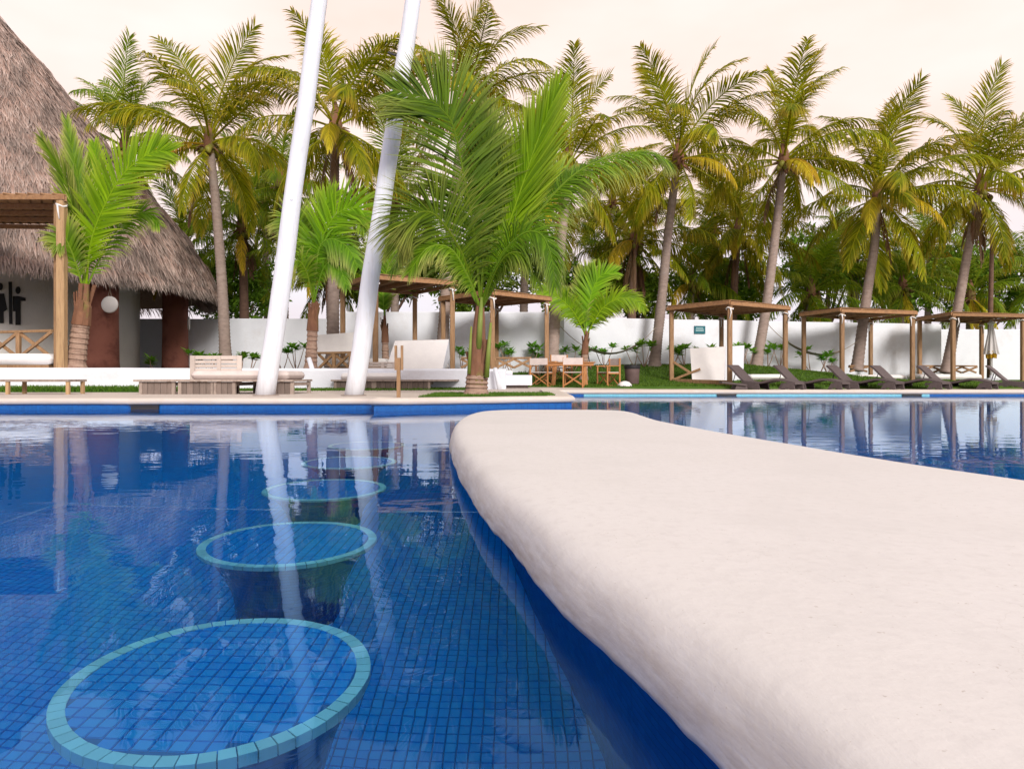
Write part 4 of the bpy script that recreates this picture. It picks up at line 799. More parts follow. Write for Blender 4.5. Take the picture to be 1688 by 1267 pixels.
for i in range(12000):
    a = vis + rr.uniform(-1.75, 1.75) if i % 8 else rr.uniform(0, 6.28); strand(sm, a, 0, rr.uniform(-.6, 1.0), rr.uniform(.3, .7), rr.uniform(.02, .05), rr.uniform(-.12, .1))
struct(sm.build('thatch_strands', M['strand'], hut, world=True), 'stuff')
mb = MB(); mb.lathe(PC, [(5.2, TER), (5.2, 5.1)], 80, cap=False); mb.build('wall', M['wallin'], hut, True, world=True)
for x, d in ((168, 21.0), (289, 26.4)):
    c = at(x, 600, d); mb = MB(); mb.lathe((c.x, c.y, 0), [(.50, TER), (.475, TER + .3), (.455, 2.2), (.46, 4.2)], 28); mb.build('column', M['red'], hut, True, world=True)
# hanging lamp discs on the columns
for x, y, d, ry, lab in ((181, 502, 20.4, 0, 'flat white disc lamp hung by two cords on the terracotta column'), (311.5, 533, 26.0, -1.2, 'flat grey disc lamp edge-on beside the farther terracotta column')):
    c = at(x, y, d); t = thing('disc_lamp', lab, 'lamp', c, ry); mb = MB(); mb.lathe((0, 0, 0), [(.02, -.03), (.22, -.03), (.25, -.01), (.25, .02), (.22, .035), (.02, .035)], 32); o = mb.build('disc', M['canvas'], t, True); o.rotation_euler = (R(90), 0, 0)
    mb = MB()
    for s in (-1, 1): mb.tube([(s * .06, 0.0, .22), (s * -.12 - .05, 0.1, .95)], .008, 5)
    mb.build('cord', M['rope'], t)
# restroom sign: figures standing proud of the curved wall
sg = thing('restroom_sign', 'black restroom symbols of woman, bar and man on the building wall', 'sign', (PC.x + 5.2 * math.cos(-.42), PC.y + 5.2 * math.sin(-.42), TER + 1.2))
def onwall(x, y):
    k = (x - HX) / FPX; A = k * k + 1; B = -2 * (k * PC.x + PC.y); C_ = PC.x ** 2 + PC.y ** 2 - 5.2 ** 2; d = (-B - math.sqrt(max(0, B * B - 4 * A * C_))) / (2 * A); return at(x, y, d)
def figure(name, polys, circ=None):
    mb = MB(); c = onwall(*polys[0][0]); o = (c - PC); o.z = 0; o = o.normalized() * .05
    for p in polys:
        P = [onwall(*q) - o * .2 for q in p]; mb.prism(P, o * 1.2)
    if circ:
        x, y, rx, ry = circ; P = [onwall(x + rx * math.cos(a), y + ry * math.sin(a)) - o * .2 for a in [2 * math.pi * k / 20 for k in range(20)]]; mb.prism(P, o * 1.2)
    fixn(mb.build(name, M['black'], sg, world=True))
figure('man_symbol', [[(21.5, 488), (29, 488), (41.5, 491), (41.8, 496), (33.5, 496), (33.5, 535.5), (25.5, 535.5), (25.5, 513), (21.3, 513)]], (29.3, 478.5, 3.9, 6.2))
figure('divider_bar', [[(14, 464.5), (19.2, 464.5), (20, 534), (15, 534)]])
figure('woman_symbol', [[(-5, 484), (6.5, 484), (11.8, 510), (5.8, 514), (5.8, 532.5), (-7, 532.5), (-7, 514), (-12, 510)]], (-.2, 472.5, 4.8, 6))

# ================================================================== white leaning poles
for x0, x1, lab, peg in ((438.5, 528, 'white painted leaning pole in front of the low wooden lounge', False), (583, 682, 'white painted leaning pole with small peg, nearer the large young palm', True)):
    d = 10.9; b = at(x0, 652, d); b.z = DL; e_ = at(x1, -10, d - .15); ax = (e_ - b); t = thing('leaning_pole', lab, 'pole', b, 0, 'white leaning poles on the deck'); path = [b + ax * (k / 24 * 1.45) + Vector((mnoise.noise(Vector((k * .3, x0, 0))) * .03, 0, 0)) for k in range(25)]
    path[0] = path[0] - Vector((0, 0, .03)); mb = MB(); mb.tube(path, [.152 - .030 * k / 24 * 1.45 + .004 * mnoise.noise(Vector((k * .8, x0, 4))) for k in range(25)], 20); mb.build('shaft', M['pole'], t, True, world=True)
    mb = MB(); mb.lathe((0, 0, 0), [(.20, 0.002), (.20, .012), (.165, .016)], 20); mb.build('foot', M['weather'], t)
    rr = random.Random(int(x0))
    for k in range(2):
        p = b + ax * rr.uniform(.08, .55); mb = MB(); mb.lathe((0, 0, 0), [(.024, -.01), (.02, .002), (.008, .005)], 10); o = mb.build('knot', M['pole'], t, True); o.location = p - b + Vector((rr.uniform(-.06, .06), -.135, 0)); o.rotation_euler = (R(90), 0, 0)
    if peg:
        p = at(652, 92, d) - b; mb = MB(); mb.beam((-.12, 0, .05), (.03, 0, 0), .03, .03); mb.beam((.28, 0, -.09), (.36, .0, -.11), .03, .03); o = mb.build('peg', M['dark'], t); o.location = p

# ================================================================== low wooden lounges
def slat_back(t, a, b, z0, z1, n=4):
    """headboard of boards between three uprights"""
    a = Vector(a); b = Vector(b); h = (z1 - z0) / n
    hb_ = MB(); hb_.beam((a.x, a.y + .02, z1 - .01), (b.x, b.y + .02, z1 - .01), .02, .03); hb_ = hb_.build('headboard', M['bleached'], t, world=True)
    for k in range(n):
        mb = MB(); z = z0 + h * (k + .5); mb.beam((a.x, a.y, z), (b.x, b.y, z), .03, h * .74); mb.build('slat', M['bleached'], t, world=True).parent = hb_
    for f in (.03, .56, .97):
        p = a.lerp(b, f); mb = MB(); mb.beam((p.x, p.y - .025, z0 - .22), (p.x, p.y - .025, z1 + .005), .09 if f != .56 else .07, .03, (0, 1, 0)); mb.build('upright', M['bleached'], t, world=True).parent = hb_
def lounge(label, x0, x1, d, depth, mx0, mx1, hb, H, boxes, group='low wooden lounges on the deck'):
    a = at(x0, HY, d); b = at(x1, HY, d); z = DL; t = thing('low_lounge', label, 'lounge bed', ((a.x + b.x) / 2, d, z), 0, group)
    nb = 6; w_ = depth / nb
    for k in range(nb):
        mb = MB(); y = d + w_ * (k + .5); mb.beam((a.x, y, z + H), (b.x, y, z + H), w_ * .93, .035); mb.build('plank', M['weather'], t, world=True)
    for u0, u1 in boxes:
        p = a.lerp(b, u0); q = a.lerp(b, u1); nbd = max(2, int((q.x - p.x) / .11)); ww = (q.x - p.x) / nbd
        for k in range(nbd):
            mb = MB(); x = p.x + ww * (k + .5); mb.beam((x, d + .09, z), (x, d + .09, z + H - .02), ww * .95, .025, (0, 1, 0)); mb.build('board', M['weatherdark'], t, world=True)
        for x in (p.x, q.x):
            mb = MB(); mb.beam((x, d + .09, z), (x, d + .09, z + H - .02), .06, .06); mb.beam((x, d + depth - .1, z), (x, d + depth - .1, z + H - .02), .06, .06); mb.beam((x, d + .1, z + H - .06), (x, d + depth - .1, z + H - .06), .04, .06); mb.build('leg', M['weather'], t, world=True)
    m0 = at(mx0, HY, d + .1).x; m1 = at(mx1, HY, d + .1).x; mb = MB(); cushion(mb, (m0 + m1) / 2, d + .12 + (depth - .16) / 2, z + H + .018, m1 - m0, depth - .2, .155); mb.build('mattress', M['canvas2'] if hb[4] else M['canvas'], t, True, world=True)
    slat_back(t, at(hb[0], HY, d + depth - .05), at(hb[1], HY, d + depth - .05), at(0, hb[3], d + depth - .05).z, at(0, hb[2], d + depth - .05).z); return t
def cushion(mb, cx, cy, z, lx, ly, h, seed=0):
    """soft slab with rounded edge and slight sag"""
    nx, ny = 18, 9; V = []; F = []
    def sh(u): return max(0.0, 1 - abs(2 * u - 1) ** 26) ** .5
    for layer in (0, 1):
        for i in range(nx + 1):
            for j in range(ny + 1):
                u, v = (1 - math.cos(math.pi * i / nx)) / 2, (1 - math.cos(math.pi * j / ny)) / 2; e_ = min(sh(u), sh(v)); zz = z + h / 2 + (h / 2 * e_ * (1 + .08 * mnoise.noise(Vector((u * 4 + seed, v * 3, cx)))) if layer else -h / 2 * min(1, e_ * 1.3)); V.append((cx + (u - .5) * lx, cy + (v - .5) * ly, zz))
    m = (nx + 1) * (ny + 1)
    for i in range(nx):
        for j in range(ny):
            a = i * (ny + 1) + j; F.append((m + a, m + a + ny + 1, m + a + ny + 2, m + a + 1)); F.append((a, a + 1, a + ny + 2, a + ny + 1))
    mb.add(V, F)
lounge('low weathered wooden lounge with stained mattress and slatted headboard by the plain pole', 219, 483, 11.75, 1.15, 313, 474, (316, 398, 586.5, 613, True), .235, [(.035, .24), (.28, .485), (.50, .62), (.80, .985)])
lounge('low wooden lounge with puffy white mattress behind the pegged pole', 545, 752, 15.3, 1.1, 561, 655, (604, 652, 597, 612, False), .215, [(.03, .33), (.35, .51), (.52, .78)])
a = at(-20, HY, 11.7); b = at(115, HY, 11.7); t = thing('open_bench', 'open wooden bench frame on the grass in front of the low wall', 'bench', ((a.x + b.x) / 2, 11.9, DL))
for k in range(4):
    mb = MB(); y = 11.72 + k * .13; mb.beam((a.x, y, DL + .235), (b.x, y, DL + .235), .12, .04); mb.build('plank', M['weather'], t, world=True)
for x in (a.x + .05, at(13, HY, 11.7).x, b.x - .03):
    for y in (11.70, 12.1): mb = MB(); mb.beam((x, y, DL), (x, y, DL + .215), .055, .055); mb.build('leg', M['woodlight'], t, world=True)
a = at(730, HY, 15.6); b = at(888, HY, 17.8); t = thing('white_bench', 'built-in white bench with small cushion at the end of the low wall', 'bench', (at(850, HY, 17.6).x, 17.9, DL))
mb = MB(); x0_, x1_ = at(815, HY, 17.6).x, at(877, HY, 17.6).x; mb.box(((x0_ + x1_) / 2, 18.05, .40), (x1_ - x0_, .9, .26)); mb.build('seat', M['white'], t, world=True)
mb = MB(); mb.box(((x0_ + x1_) / 2, 18.1, .22), (x1_ - x0_ - .2, .7, .10)); mb.build('plinth', M['weatherdark'], t, world=True)
mb = MB(); cushion(mb, x0_ + .22, 18.2, .53, .5, .6, .12); mb.build('cushion', M['canvas'], t, True, world=True)

# ================================================================== pergolas
def xrail(t, a, b, z0, z1, n=2, mat='wood', post=True):
    a = Vector(a); b = Vector(b)
    mb = MB(); mb.beam((a.x, a.y, z1), (b.x, b.y, z1), .07, .06); mb.build('rail', M[mat], t, world=True)
    for k in range(n):
        p = a.lerp(b, k / n); q = a.lerp(b, (k + 1) / n); side = (b - a).cross(Vector((0, 0, 1))).normalized() * .025
        for s, (u, v) in ((1, (z0, z1 - .03)), (-1, (z1 - .03, z0))):
            mb = MB(); mb.beam(Vector((p.x, p.y, u)) + side * s, Vector((q.x, q.y, v)) + side * s, .045, .07); mb.build('brace', M[mat], t, world=True)
        if post and k: mb = MB(); mb.beam((p.x, p.y, z0), (p.x, p.y, z1 - .03), .09, .09); mb.build('rail_post', M[mat], t, world=True)
def tie(t, p, seed):
    rr = random.Random(seed); mb = MB(); pts = [p + Vector((.10 * math.cos(a), .10 * math.sin(a), -.02 + .03 * math.sin(2 * a))) for a in [k / 8 * 6.28 for k in range(9)]]; mb.tube(pts, .020, 6, cap=False)
    q = p + Vector((rr.uniform(-.12, .12), -.10, 0)); mb.tube([q, q + Vector((.02, -.01, -.14)), q + Vector((rr.uniform(-.05, .05), .0, -.32))], [.022, .020, .012], 5); return mb.build('curtain_tie', M['canvas'], t, True, world=True)
def pergola(label, C4, ztop, zb, nsl=11, pw=.13, slope=0.0, name='pergola', matpost='wood', group='wooden pergolas around the pool', cloth=False):
    """C4: four corners (x, y) going round, first the one by the pool"""
    P = [Vector((x, y, 0)) for x, y in C4]; c = sum(P, Vector()) / 4; t = thing(name, label, 'pergola', (c.x, c.y, zb[0] if hasattr(zb, '__len__') else zb), 0, group)
    for k, p in enumerate(P):
        z0 = (zb[k] if hasattr(zb, '__len__') else zb) - .04; mb = MB(); mb.beam((p.x, p.y, z0), (p.x, p.y, ztop - .02), pw, pw, (0, 1, 0), .25); po = mb.build('post', M[matpost], t, world=True)
        if k < 3: tie(t, Vector((p.x, p.y, ztop - .12)), k + int(abs(p.x) * 10)).parent = po
    O = [c + (p - c) * (1 + .14 / (p - c).length) for p in P]
    mb = MB()
    for f in (.27, .5, .73):
        a = O[1].lerp(O[0], f); b = O[2].lerp(O[3], f); mb.beam((a.x, a.y, ztop + .02), (b.x, b.y, ztop + .02), .05, .11)
    rf_ = mb.build('roof', M['woodh'], t, world=True)
    for k in range(4):
        a = O[k]; b = O[(k + 1) % 4]; lift = .002 * k; mb = MB(); mb.beam((a.x, a.y, ztop + lift), (b.x, b.y, ztop + .02 + lift), .06, .105); mb.build('beam', M['woodh'], t, world=True).parent = rf_
    for k in range(nsl):
        f = (k + .5) / nsl; a = O[0].lerp(O[3], f); b = O[1].lerp(O[2], f); wsl = (O[3] - O[0]).length / nsl; mb = MB(); mb.beam((a.x, a.y, ztop + .095), (b.x, b.y, ztop + .095), wsl * .95, .022); mb.build('roof_board', M['woodh'], t, world=True).parent = rf_
    if cloth:
        mb = MB(); a, b, c_, d_ = O[0], O[1], O[2], O[3]; mb.add([(*a.xy, ztop + .125), (*(a.lerp(b, .62)).xy, ztop + .125), (*(d_.lerp(c_, .3)).xy, ztop + .16), (*d_.xy, ztop + .13), (*a.xy, ztop + .03), (*d_.xy, ztop + .03)], [(0, 1, 2, 3)]); mb.build('roof_cloth', M['canvas'], t, world=True).parent = rf_
    return t, P
# left pergola, its front-right post beside the young palm
pl, PP = pergola('wooden pergola over a white daybed in front of the restroom wall', [(at(102, HY, 14.6).x, 14.6), (at(88, HY, 17.0).x, 17.2), (-13.6, 17.2), (-12.3, 14.6)], 4.28, TER, pw=.17, matpost='woodlight')
mb = MB(); p = PP[0]; mb.beam((p.x - .14, p.y + .12, TER - .03), (p.x - .14, p.y + .12, 4.24), .15, .17, (0, 1, 0), .25); mb.build('post', M['wood'], pl, world=True)
xrail(pl, (-13.3, 16.3, 0), (at(86, HY, 15.4).x, 15.4, 0), TER + .25, at(0, 546, 15.6).z, 3)
t = thing('daybed', 'white mattress daybed under the pergola in front of the restroom wall', 'daybed', (-11.5, 15.0, TER)); mb = MB(); cushion(mb, -11.55, 15.05, TER + .10, 3.35, .85, .24); mb.build('mattress', M['canvas'], t, True, world=True)
mb = MB(); mb.box((-11.55, 15.05, TER + .05), (3.2, .8, .09)); mb.build('base', M['wood'], t, world=True)
# central pair of canopied daybeds
G1 = [(-3.5, 17.5), (-1.64, 18.8), (-2.94, 20.66), (-4.8, 19.36)]
g1, PP = pergola('wooden pergola over canopied daybeds behind the pegged white pole', G1, 3.02, TER, slope=0, matpost='wood')
hx0, hx1 = at(524, HY, 18.6), at(606, HY, 17.9)
xrail(g1, (hx0.x, 18.6, 0), (hx1.x, 17.9, 0), TER + .02, at(0, 581, 18.2).z, 3)
def slabpanel(mb, P, th, nrm):
    mb.prism(P, Vector(nrm).normalized() * th)
t = thing('daybed', 'daybed with wide cream headboard cushion above crossed rails', 'daybed', (at(555, HY, 18.8).x, 18.8, TER))
mb = MB(); P = [at(522.5, 581, 18.75), at(522.5, 552, 18.9), at(606, 546, 18.2), at(606, 580, 18.05)]; mb.prism(P, (0.03, .16, 0)); fixn(mb.build('headboard', M['canvas'], t, world=True))
mb = MB(); cushion(mb, at(580, HY, 18.9).x + .2, 19.0, TER + .12, 1.6, .7, .22); mb.build('mattress', M['canvas'], t, True, world=True); mb = MB(); mb.box((at(580, HY, 18.9).x + .2, 19.0, TER + .06), (1.5, .65, .12)); mb.build('base', M['wood'], t, world=True)
t = thing('daybed', 'daybed with large tilted white backrest panel beside the wooden stake', 'daybed', (at(690, HY, 17.4).x, 17.6, TER))
mb = MB(); P = [at(634, 614, 17.2), at(651, 562, 17.55), at(739.5, 560, 17.6), at(728, 614.5, 17.2)]; mb.prism(P, (.0, .14, .02)); fixn(mb.build('backrest', M['canvas'], t, world=True))
mb = MB(); P = [at(728.5, 614.5, 17.2), at(740, 560, 17.6), at(741.5, 590, 17.9), at(733, 614, 17.7)]; mb.prism(P, (-.05, .05, 0)); fixn(mb.build('side_panel', M['white'], t, world=True))
mb = MB(); cushion(mb, at(690, HY, 18).x, 18.05, TER + .03, 1.5, .8, .2); mb.build('mattress', M['canvas'], t, True, world=True)
G2 = [(-.55, 19.25), (1.06, 20.85), (-.50, 22.40), (-2.10, 20.85)]
g2, PP = pergola('wooden pergola between the large young palm and the dining set', G2, 2.83, [gz_lawn(-.1, 19.3), gz_lawn(1.06, 20.85), .3, TER])
xrail(g2, (at(760, HY, 20.2).x, 20.2, 0), (at(876, HY, 20.2).x, 20.2, 0), at(0, 606, 20.2).z, at(0, 590, 20.2).z, 4, post=False)
# right-hand pergolas on the lawn edge
def sq(a, b):
    a = Vector((*a, 0)); b = Vector((*b, 0)); n_ = Vector((-(b - a).y, (b - a).x, 0)); return [tuple(a.xy), tuple(b.xy), tuple((b + n_).xy), tuple((a + n_).xy)]
def gl(C): return [max(DR, gz_lawn(x, y)) if y > 19.3 else DR for x, y in C]
S1 = [(at(1200, HY, 19.9).x, 19.9), (at(1302, HY, 21.3).x, 21.4), (at(1212, HY, 23.4).x, 23.3), (at(1120, HY, 21.4).x, 21.4)]
S1 = [(6.30, 19.75), (8.55, 21.35), (7.15, 23.3), (5.0, 21.4)]
p1, PP = pergola('wooden pergola with tall white backboard between the waste bin and the first lounger', S1, 2.60, gl(S1))
mb = MB(); q0, q3 = Vector((*S1[0], 0)), Vector((*S1[3], 0)); mb.beam((q0.x, q0.y, .30), (q3.x, q3.y, .34), .10, .16); mb.build('bed_rail', M['wood'], p1, world=True)
mb = MB(); mb.beam((5.05, 21.35, .95), (5.75, 20.9, .42), .05, .07); mb.beam((5.05, 21.3, .40), (5.75, 20.85, .72), .05, .07); mb.build('brace', M['wood'], p1, world=True)
t = thing('daybed', 'pergola daybed with tall square white backboard', 'daybed', (5.9, 21.2, .35))
mb = MB(); P = [at(1141, 627, 20.9), at(1137.5, 574, 21.3), at(1196, 571, 20.9), at(1194, 627, 20.5)]; mb.prism(P, (.05, .12, 0)); fixn(mb.build('backboard', M['canvas'], t, world=True))
mb = MB(); P = [at(1195, 627, 20.5), at(1196.5, 571, 20.9), at(1227, 569, 22.0), at(1226, 605, 22.0), at(1222, 627, 21.6)]; mb.prism(P, (-.03, .08, 0)); fixn(mb.build('side_panel', M['white'], t, world=True))
mb = MB(); cushion(mb, at(1262, HY, 21.7).x, 21.8, at(0, 626, 21.7).z, 1.25, 1.1, .18); mb.build('mattress', M['canvas'], t, True, world=True)
mb = MB(); mb.box((at(1262, HY, 21.7).x, 21.8, .30), (1.15, 1.0, .16)); mb.build('base', M['wood'], t, world=True)
S2 = [(at(1388, HY, 22.6).x, 22.6), (at(1504, HY, 23.6).x, 23.6), (at(1433, HY, 26.3).x, 26.2), (at(1325, HY, 24.2).x, 24.2)]
p2, PP = pergola('wooden pergola with white cloth thrown over its roof', S2, 2.66, gl(S2), cloth=True)
xrail(p2, (at(1400, HY, 25.2).x, 25.2, 0), (at(1430, HY, 25.6).x, 25.6, 0), at(0, 612, 25.4).z, at(0, 603, 25.4).z, 1, post=False)
t = thing('daybed', 'low white daybed under the pergola with cloth roof', 'daybed', (12.4, 24.2, .3)); x0_, x1_ = at(1340, HY, 23.9).x, at(1494, HY, 23.9).x
mb = MB(); cushion(mb, (x0_ + x1_) / 2, 24.3, at(0, 626, 23.9).z, x1_ - x0_, .9, .18); mb.build('mattress', M['canvas'], t, True, world=True); mb = MB(); mb.box(((x0_ + x1_) / 2, 24.3, .30), (x1_ - x0_ - .1, .8, .16)); mb.build('base', M['wood'], t, world=True)
S3 = [(at(1571, HY, 23.8).x, 23.8), (at(1686, HY, 24.6).x, 24.6), (at(1618, HY, 27.2).x, 27.2), (at(1516, HY, 26.0).x, 26.0)]
p3, PP = pergola('wooden pergola beside the folded parasol', S3, 2.64, gl(S3))
xrail(p3, (at(1512, HY, 26.3).x, 26.3, 0), (at(1610, HY, 26.8).x, 26.8, 0), at(0, 614, 26.5).z, at(0, 603, 26.5).z, 4, post=False)
t = thing('daybed', 'low white daybed under the pergola beside the folded parasol', 'daybed', (16.6, 25.2, .3)); x0_, x1_ = at(1516, HY, 24.9).x, at(1618, HY, 24.9).x
mb = MB(); cushion(mb, (x0_ + x1_) / 2, 25.3, at(0, 625.5, 24.9).z, x1_ - x0_, .9, .20); mb.build('mattress', M['canvas'], t, True, world=True); mb = MB(); mb.box(((x0_ + x1_) / 2, 25.3, .30), (x1_ - x0_ - .1, .8, .16)); mb.build('base', M['wood'], t, world=True)

# ================================================================== loungers
def lounger():
    t = thing('sun_lounger', '', 'sun lounger', (0, 0, 0), 0, 'dark wicker loungers on the pool deck')
    W = .64; prof = [(-.10, .25), (.10, .22), (.32, .205), (.55, .24), (.80, .30), (1.02, .285), (1.22, .235), (1.36, .20)]; C = catmull([(x, 0, z) for x, z in prof], 22); mb = MB(); V = []; F = []
    for p in C: V += [(p.x, -W / 2, p.z), (p.x, W / 2, p.z), (p.x, W / 2, p.z - .055), (p.x, -W / 2, p.z - .055)]
    for i in range(len(C) - 1):
        for k in range(4): F.append((i * 4 + k, i * 4 + (k + 1) % 4, (i + 1) * 4 + (k + 1) % 4, (i + 1) * 4 + k))
    F += [(3, 2, 1, 0), tuple(len(V) - 4 + k for k in range(4))]; mb.add(V, F); fixn(mb.build('seat', M['wicker'], t))
    mb = MB(); C = catmull([(-.02, 0, .24), (-.17, 0, .38), (-.35, 0, .57), (-.48, 0, .68)], 8); V = []; F = []
    for p in C: V += [(p.x, -W / 2, p.z), (p.x, W / 2, p.z), (p.x - .04, W / 2, p.z - .03), (p.x - .04, -W / 2, p.z - .03)]
    for i in range(len(C) - 1):
        for k in range(4): F.append((i * 4 + k, i * 4 + (k + 1) % 4, (i + 1) * 4 + (k + 1) % 4, (i + 1) * 4 + k))
    F += [(3, 2, 1, 0), tuple(len(V) - 4 + k for k in range(4))]; mb.add(V, F); fixn(mb.build('backrest', M['wicker'], t))
    for x0, x1, nm in ((-.36, .42, 'rear_foot'), (.98, 1.36, 'front_foot')):
        mb = MB()
        for s in (-1, 1):
            xm = (x0 + x1) / 2; P = [(x0, 0), (x0 + .06, .0), (xm, .05), (x1 - .06, 0), (x1, 0), (x1 - .04, .20), (xm, .19), (x0 + .10, .17)]; mb.prism([(x, s * W / 2 * .96 - .03, z) for x, z in P], (0, .06, 0))
        mb.box(((x0 + x1) / 2, 0, .12), (.06, W * .9, .05)); fixn(mb.build(nm, M['wicker'], t))
    mb = MB()
    for s in (-1, 1): mb.tube([(-.30, s * .22, .49), (-.38, s * .22, .2)], .012, 6)
    mb.build('prop', M['dark'], t); return t
LN = [(1222, 18.9, 'dark wicker sun lounger in front of the tall white backboard'), (1297, 19.3, 'dark wicker sun lounger beside the corner post of the backboard pergola'), (1385, 19.6, 'dark wicker sun lounger in front of the near post of the cloth-roofed pergola'),
      (1458, 19.6, 'dark wicker sun lounger in front of the far corner post of the cloth-roofed pergola'), (1535, 19.8, 'dark wicker sun lounger between the cloth-roofed pergola and the last pergola'), (1648, 19.8, 'dark wicker sun lounger in front of the folded parasol')]
base_l = lounger()
for i, (x, d, lab) in enumerate(LN):
    p = at(x + 14, HY, d); o = base_l if i == 0 else dup(base_l, (0, 0, 0), 0); o.location = (p.x, d, DR); o.rotation_euler = (0, 0, R(-46 + rng.uniform(-4, 4))); o['label'] = lab
# small wicker foot piece by the first lounger
t = thing('side_table', 'low dark wicker side table beside the first lounger', 'table', (at(1207, HY, 18.6).x, 18.5, DR)); mb = MB(); mb.beam((-.35, 0, .20), (.30, -.05, .12), .4, .05); mb.build('top', M['wicker'], t)
mb = MB(); mb.prism([(-.02, -.18, 0), (.34, -.18, 0), (.30, -.18, .09), (.04, -.18, .13)], (0, .36, 0)); fixn(mb.build('base', M['wicker'], t))

# ================================================================== dining set
def dchair(name_lab):
    t = thing('directors_chair', name_lab, 'chair', (0, 0, 0), 0, 'folding chairs around the dining table')
    for sx in (-1, 1):
        for sy in (-1, 1):
            mb = MB(); mb.beam((sx * .27, sy * .21, 0), (sx * .27, sy * .21, .86 if sy > 0 else .62), .036, .045); mb.build('leg', M['teak'], t)
        mb = MB(); mb.beam((sx * .27, -.27, .635), (sx * .27, .23, .635), .06, .026); mb.build('armrest', M['teak'], t)
        mb = MB(); mb.beam((sx * .27, -.23, .06), (sx * .27, .23, .06), .03, .04); mb.build('runner', M['teak'], t)
        mb = MB(); mb.beam((sx * .25, -.21, .42), (sx * .25, .21, .42), .03, .04); mb.build('seat_rail', M['teak'], t)
    for sy in (-1, 1):
        for s in (-1, 1): mb = MB(); mb.beam((s * .25, sy * .17 + s * .012, .08), (-s * .25, sy * .17 + s * .012, .42), .028, .032, (0, 1, 0)); mb.build('cross_brace', M['teak'], t)
    mb = MB(); cushion(mb, 0, 0, .43, .52, .42, .03); mb.build('seat', M['canvas2'], t, True)
    mb = MB(); mb.box((0, .225, .755), (.55, .018, .19)); mb.build('backrest', M['canvas2'], t); return t
DC = dchair('wooden folding chair with canvas back at the left end of the table')
dz = 0.165
for i, (x, d, rz, lab) in enumerate(((893, 19.7, 155, 'wooden folding chair with canvas back at the bench end of the table'), (946, 19.3, 168, 'wooden folding chair with canvas back standing square in front of the table'), (925, 21.0, 15, 'wooden folding chair with canvas back behind the table'), (1003, 20.0, -65, 'wooden folding chair with canvas back standing apart near the waste bin'))):
    p = at(x, HY, d); o = DC if i == 0 else dup(DC, (0, 0, 0), 0); z = dz if d < 19.9 else max(dz, gz_lawn(p.x, d)) ; o.location = (p.x, d, z if d > 20.2 else dz); o.rotation_euler = (0, 0, R(rz)); o['label'] = lab
p = at(938, HY, 20.2); t = thing('dining_table', 'square teak dining table between the folding chairs', 'table', (p.x, 20.15, dz))
for k in range(7): mb = MB(); mb.beam((-.72, -.36 + k * .12, .735), (.72, -.36 + k * .12, .735), .112, .03); mb.build('plank', M['teak'], t)
for s in (-1, 1): mb = MB(); mb.beam((-.68, s * .36, .68), (.68, s * .36, .68), .03, .08); mb.build('apron', M['teak'], t)
for sx in (-1, 1):
    for sy in (-1, 1): mb = MB(); mb.beam((sx * .48, sy * .32, 0), (sx * .42, sy * .30, .70), .085, .085); mb.build('leg', M['teak'], t)
# waste bin and grey ground lamp
p = at(1041, HY, 20.6); t = thing('waste_bin', 'brown round waste bin with black rim on the lawn edge', 'bin', (p.x, 20.5, gz_lawn(p.x, 20.5) - .02)); mb = MB(); mb.lathe((0, 0, 0), [(.19, 0), (.20, .02), (.225, .5), (.225, .52)], 24); mb.build('body', M['bin'], t, True)
mb = MB(); mb.lathe((0, 0, 0), [(.235, .49), (.242, .52), (.24, .60), (.205, .61), (.20, .52)], 24, cap=False); mb.build('rim', M['black'], t)
p = at(1029, HY, 19.7); t = thing('ground_lamp', 'small pale dome lamp on the ground next to the waste bin', 'lamp', (p.x, 19.6, gz_lawn(p.x, 19.6) - .03)); mb = MB(); mb.lathe((0, 0, 0), [(.22, 0), (.20, .08), (.13, .15), (.04, .18)], 18); mb.build('dome', M['canvas'], t, True)
mb = MB(); mb.lathe((0, 0, 0), [(.24, 0), (.24, .03), (.2, .04)], 18); mb.build('base', M['dark'], t)

# ================================================================== hammocks, signs, stakes, parasol, lamp post
def hammock(label, a, b, sag, w_):
    a = Vector(a); b = Vector(b); t = thing('hammock', label, 'hammock', (a + b) / 2 - Vector((0, 0, sag)), 0, 'hammocks on the lawn'); n_ = 18; mb = MB(); rp = MB(); V = []; F = []
    pts = [a.lerp(b, i / n_) - Vector((0, 0, sag * 4 * (i / n_) * (1 - i / n_))) for i in range(n_ + 1)]; lo, hi = 4, 14
    rp.tube(pts[:lo + 1], .012, 5); rp.tube(pts[hi:], .012, 5)
    for i in range(lo, hi + 1):
        u = (i - lo) / (hi - lo); ww = w_ * math.sin(math.pi * min(max(u, .03), .97)) ** .6; p = pts[i]; V += [p + Vector((0, -ww * .35, .03)), p + Vector((0, -ww * .12, -.03)), p + Vector((0, ww * .12, -.03)), p + Vector((0, ww * .35, .03))]
    for i in range(hi - lo):
        for k in range(3): F.append((i * 4 + k, i * 4 + k + 1, i * 4 + k + 5, i * 4 + k + 4))
    mb.add(V, F); mb.build('cloth', M['rope'], t, True, world=True); rp.build('rope', M['rope'], t, world=True)
hammock('hammock slung between two palm trunks behind the dining set', at(921, 535, 22.2), at(1085, 535, 24.0), .98, .5)
hammock('hammock slung behind the cloth-roofed pergola', at(1262, 530, 24.8), at(1428, 550, 25.3), .98, .5)
def onw3(x, y): # on the face of the wall behind the hammocks
    a = Vector((1.78, 24.3)); b = Vector((17.3, 27.5)); k = (x - HX) / FPX; dirv = b - a; s = (a.x - k * a.y) / (k * dirv.y - dirv.x); q = a + dirv * s; return at(x, y, q.y - .03)
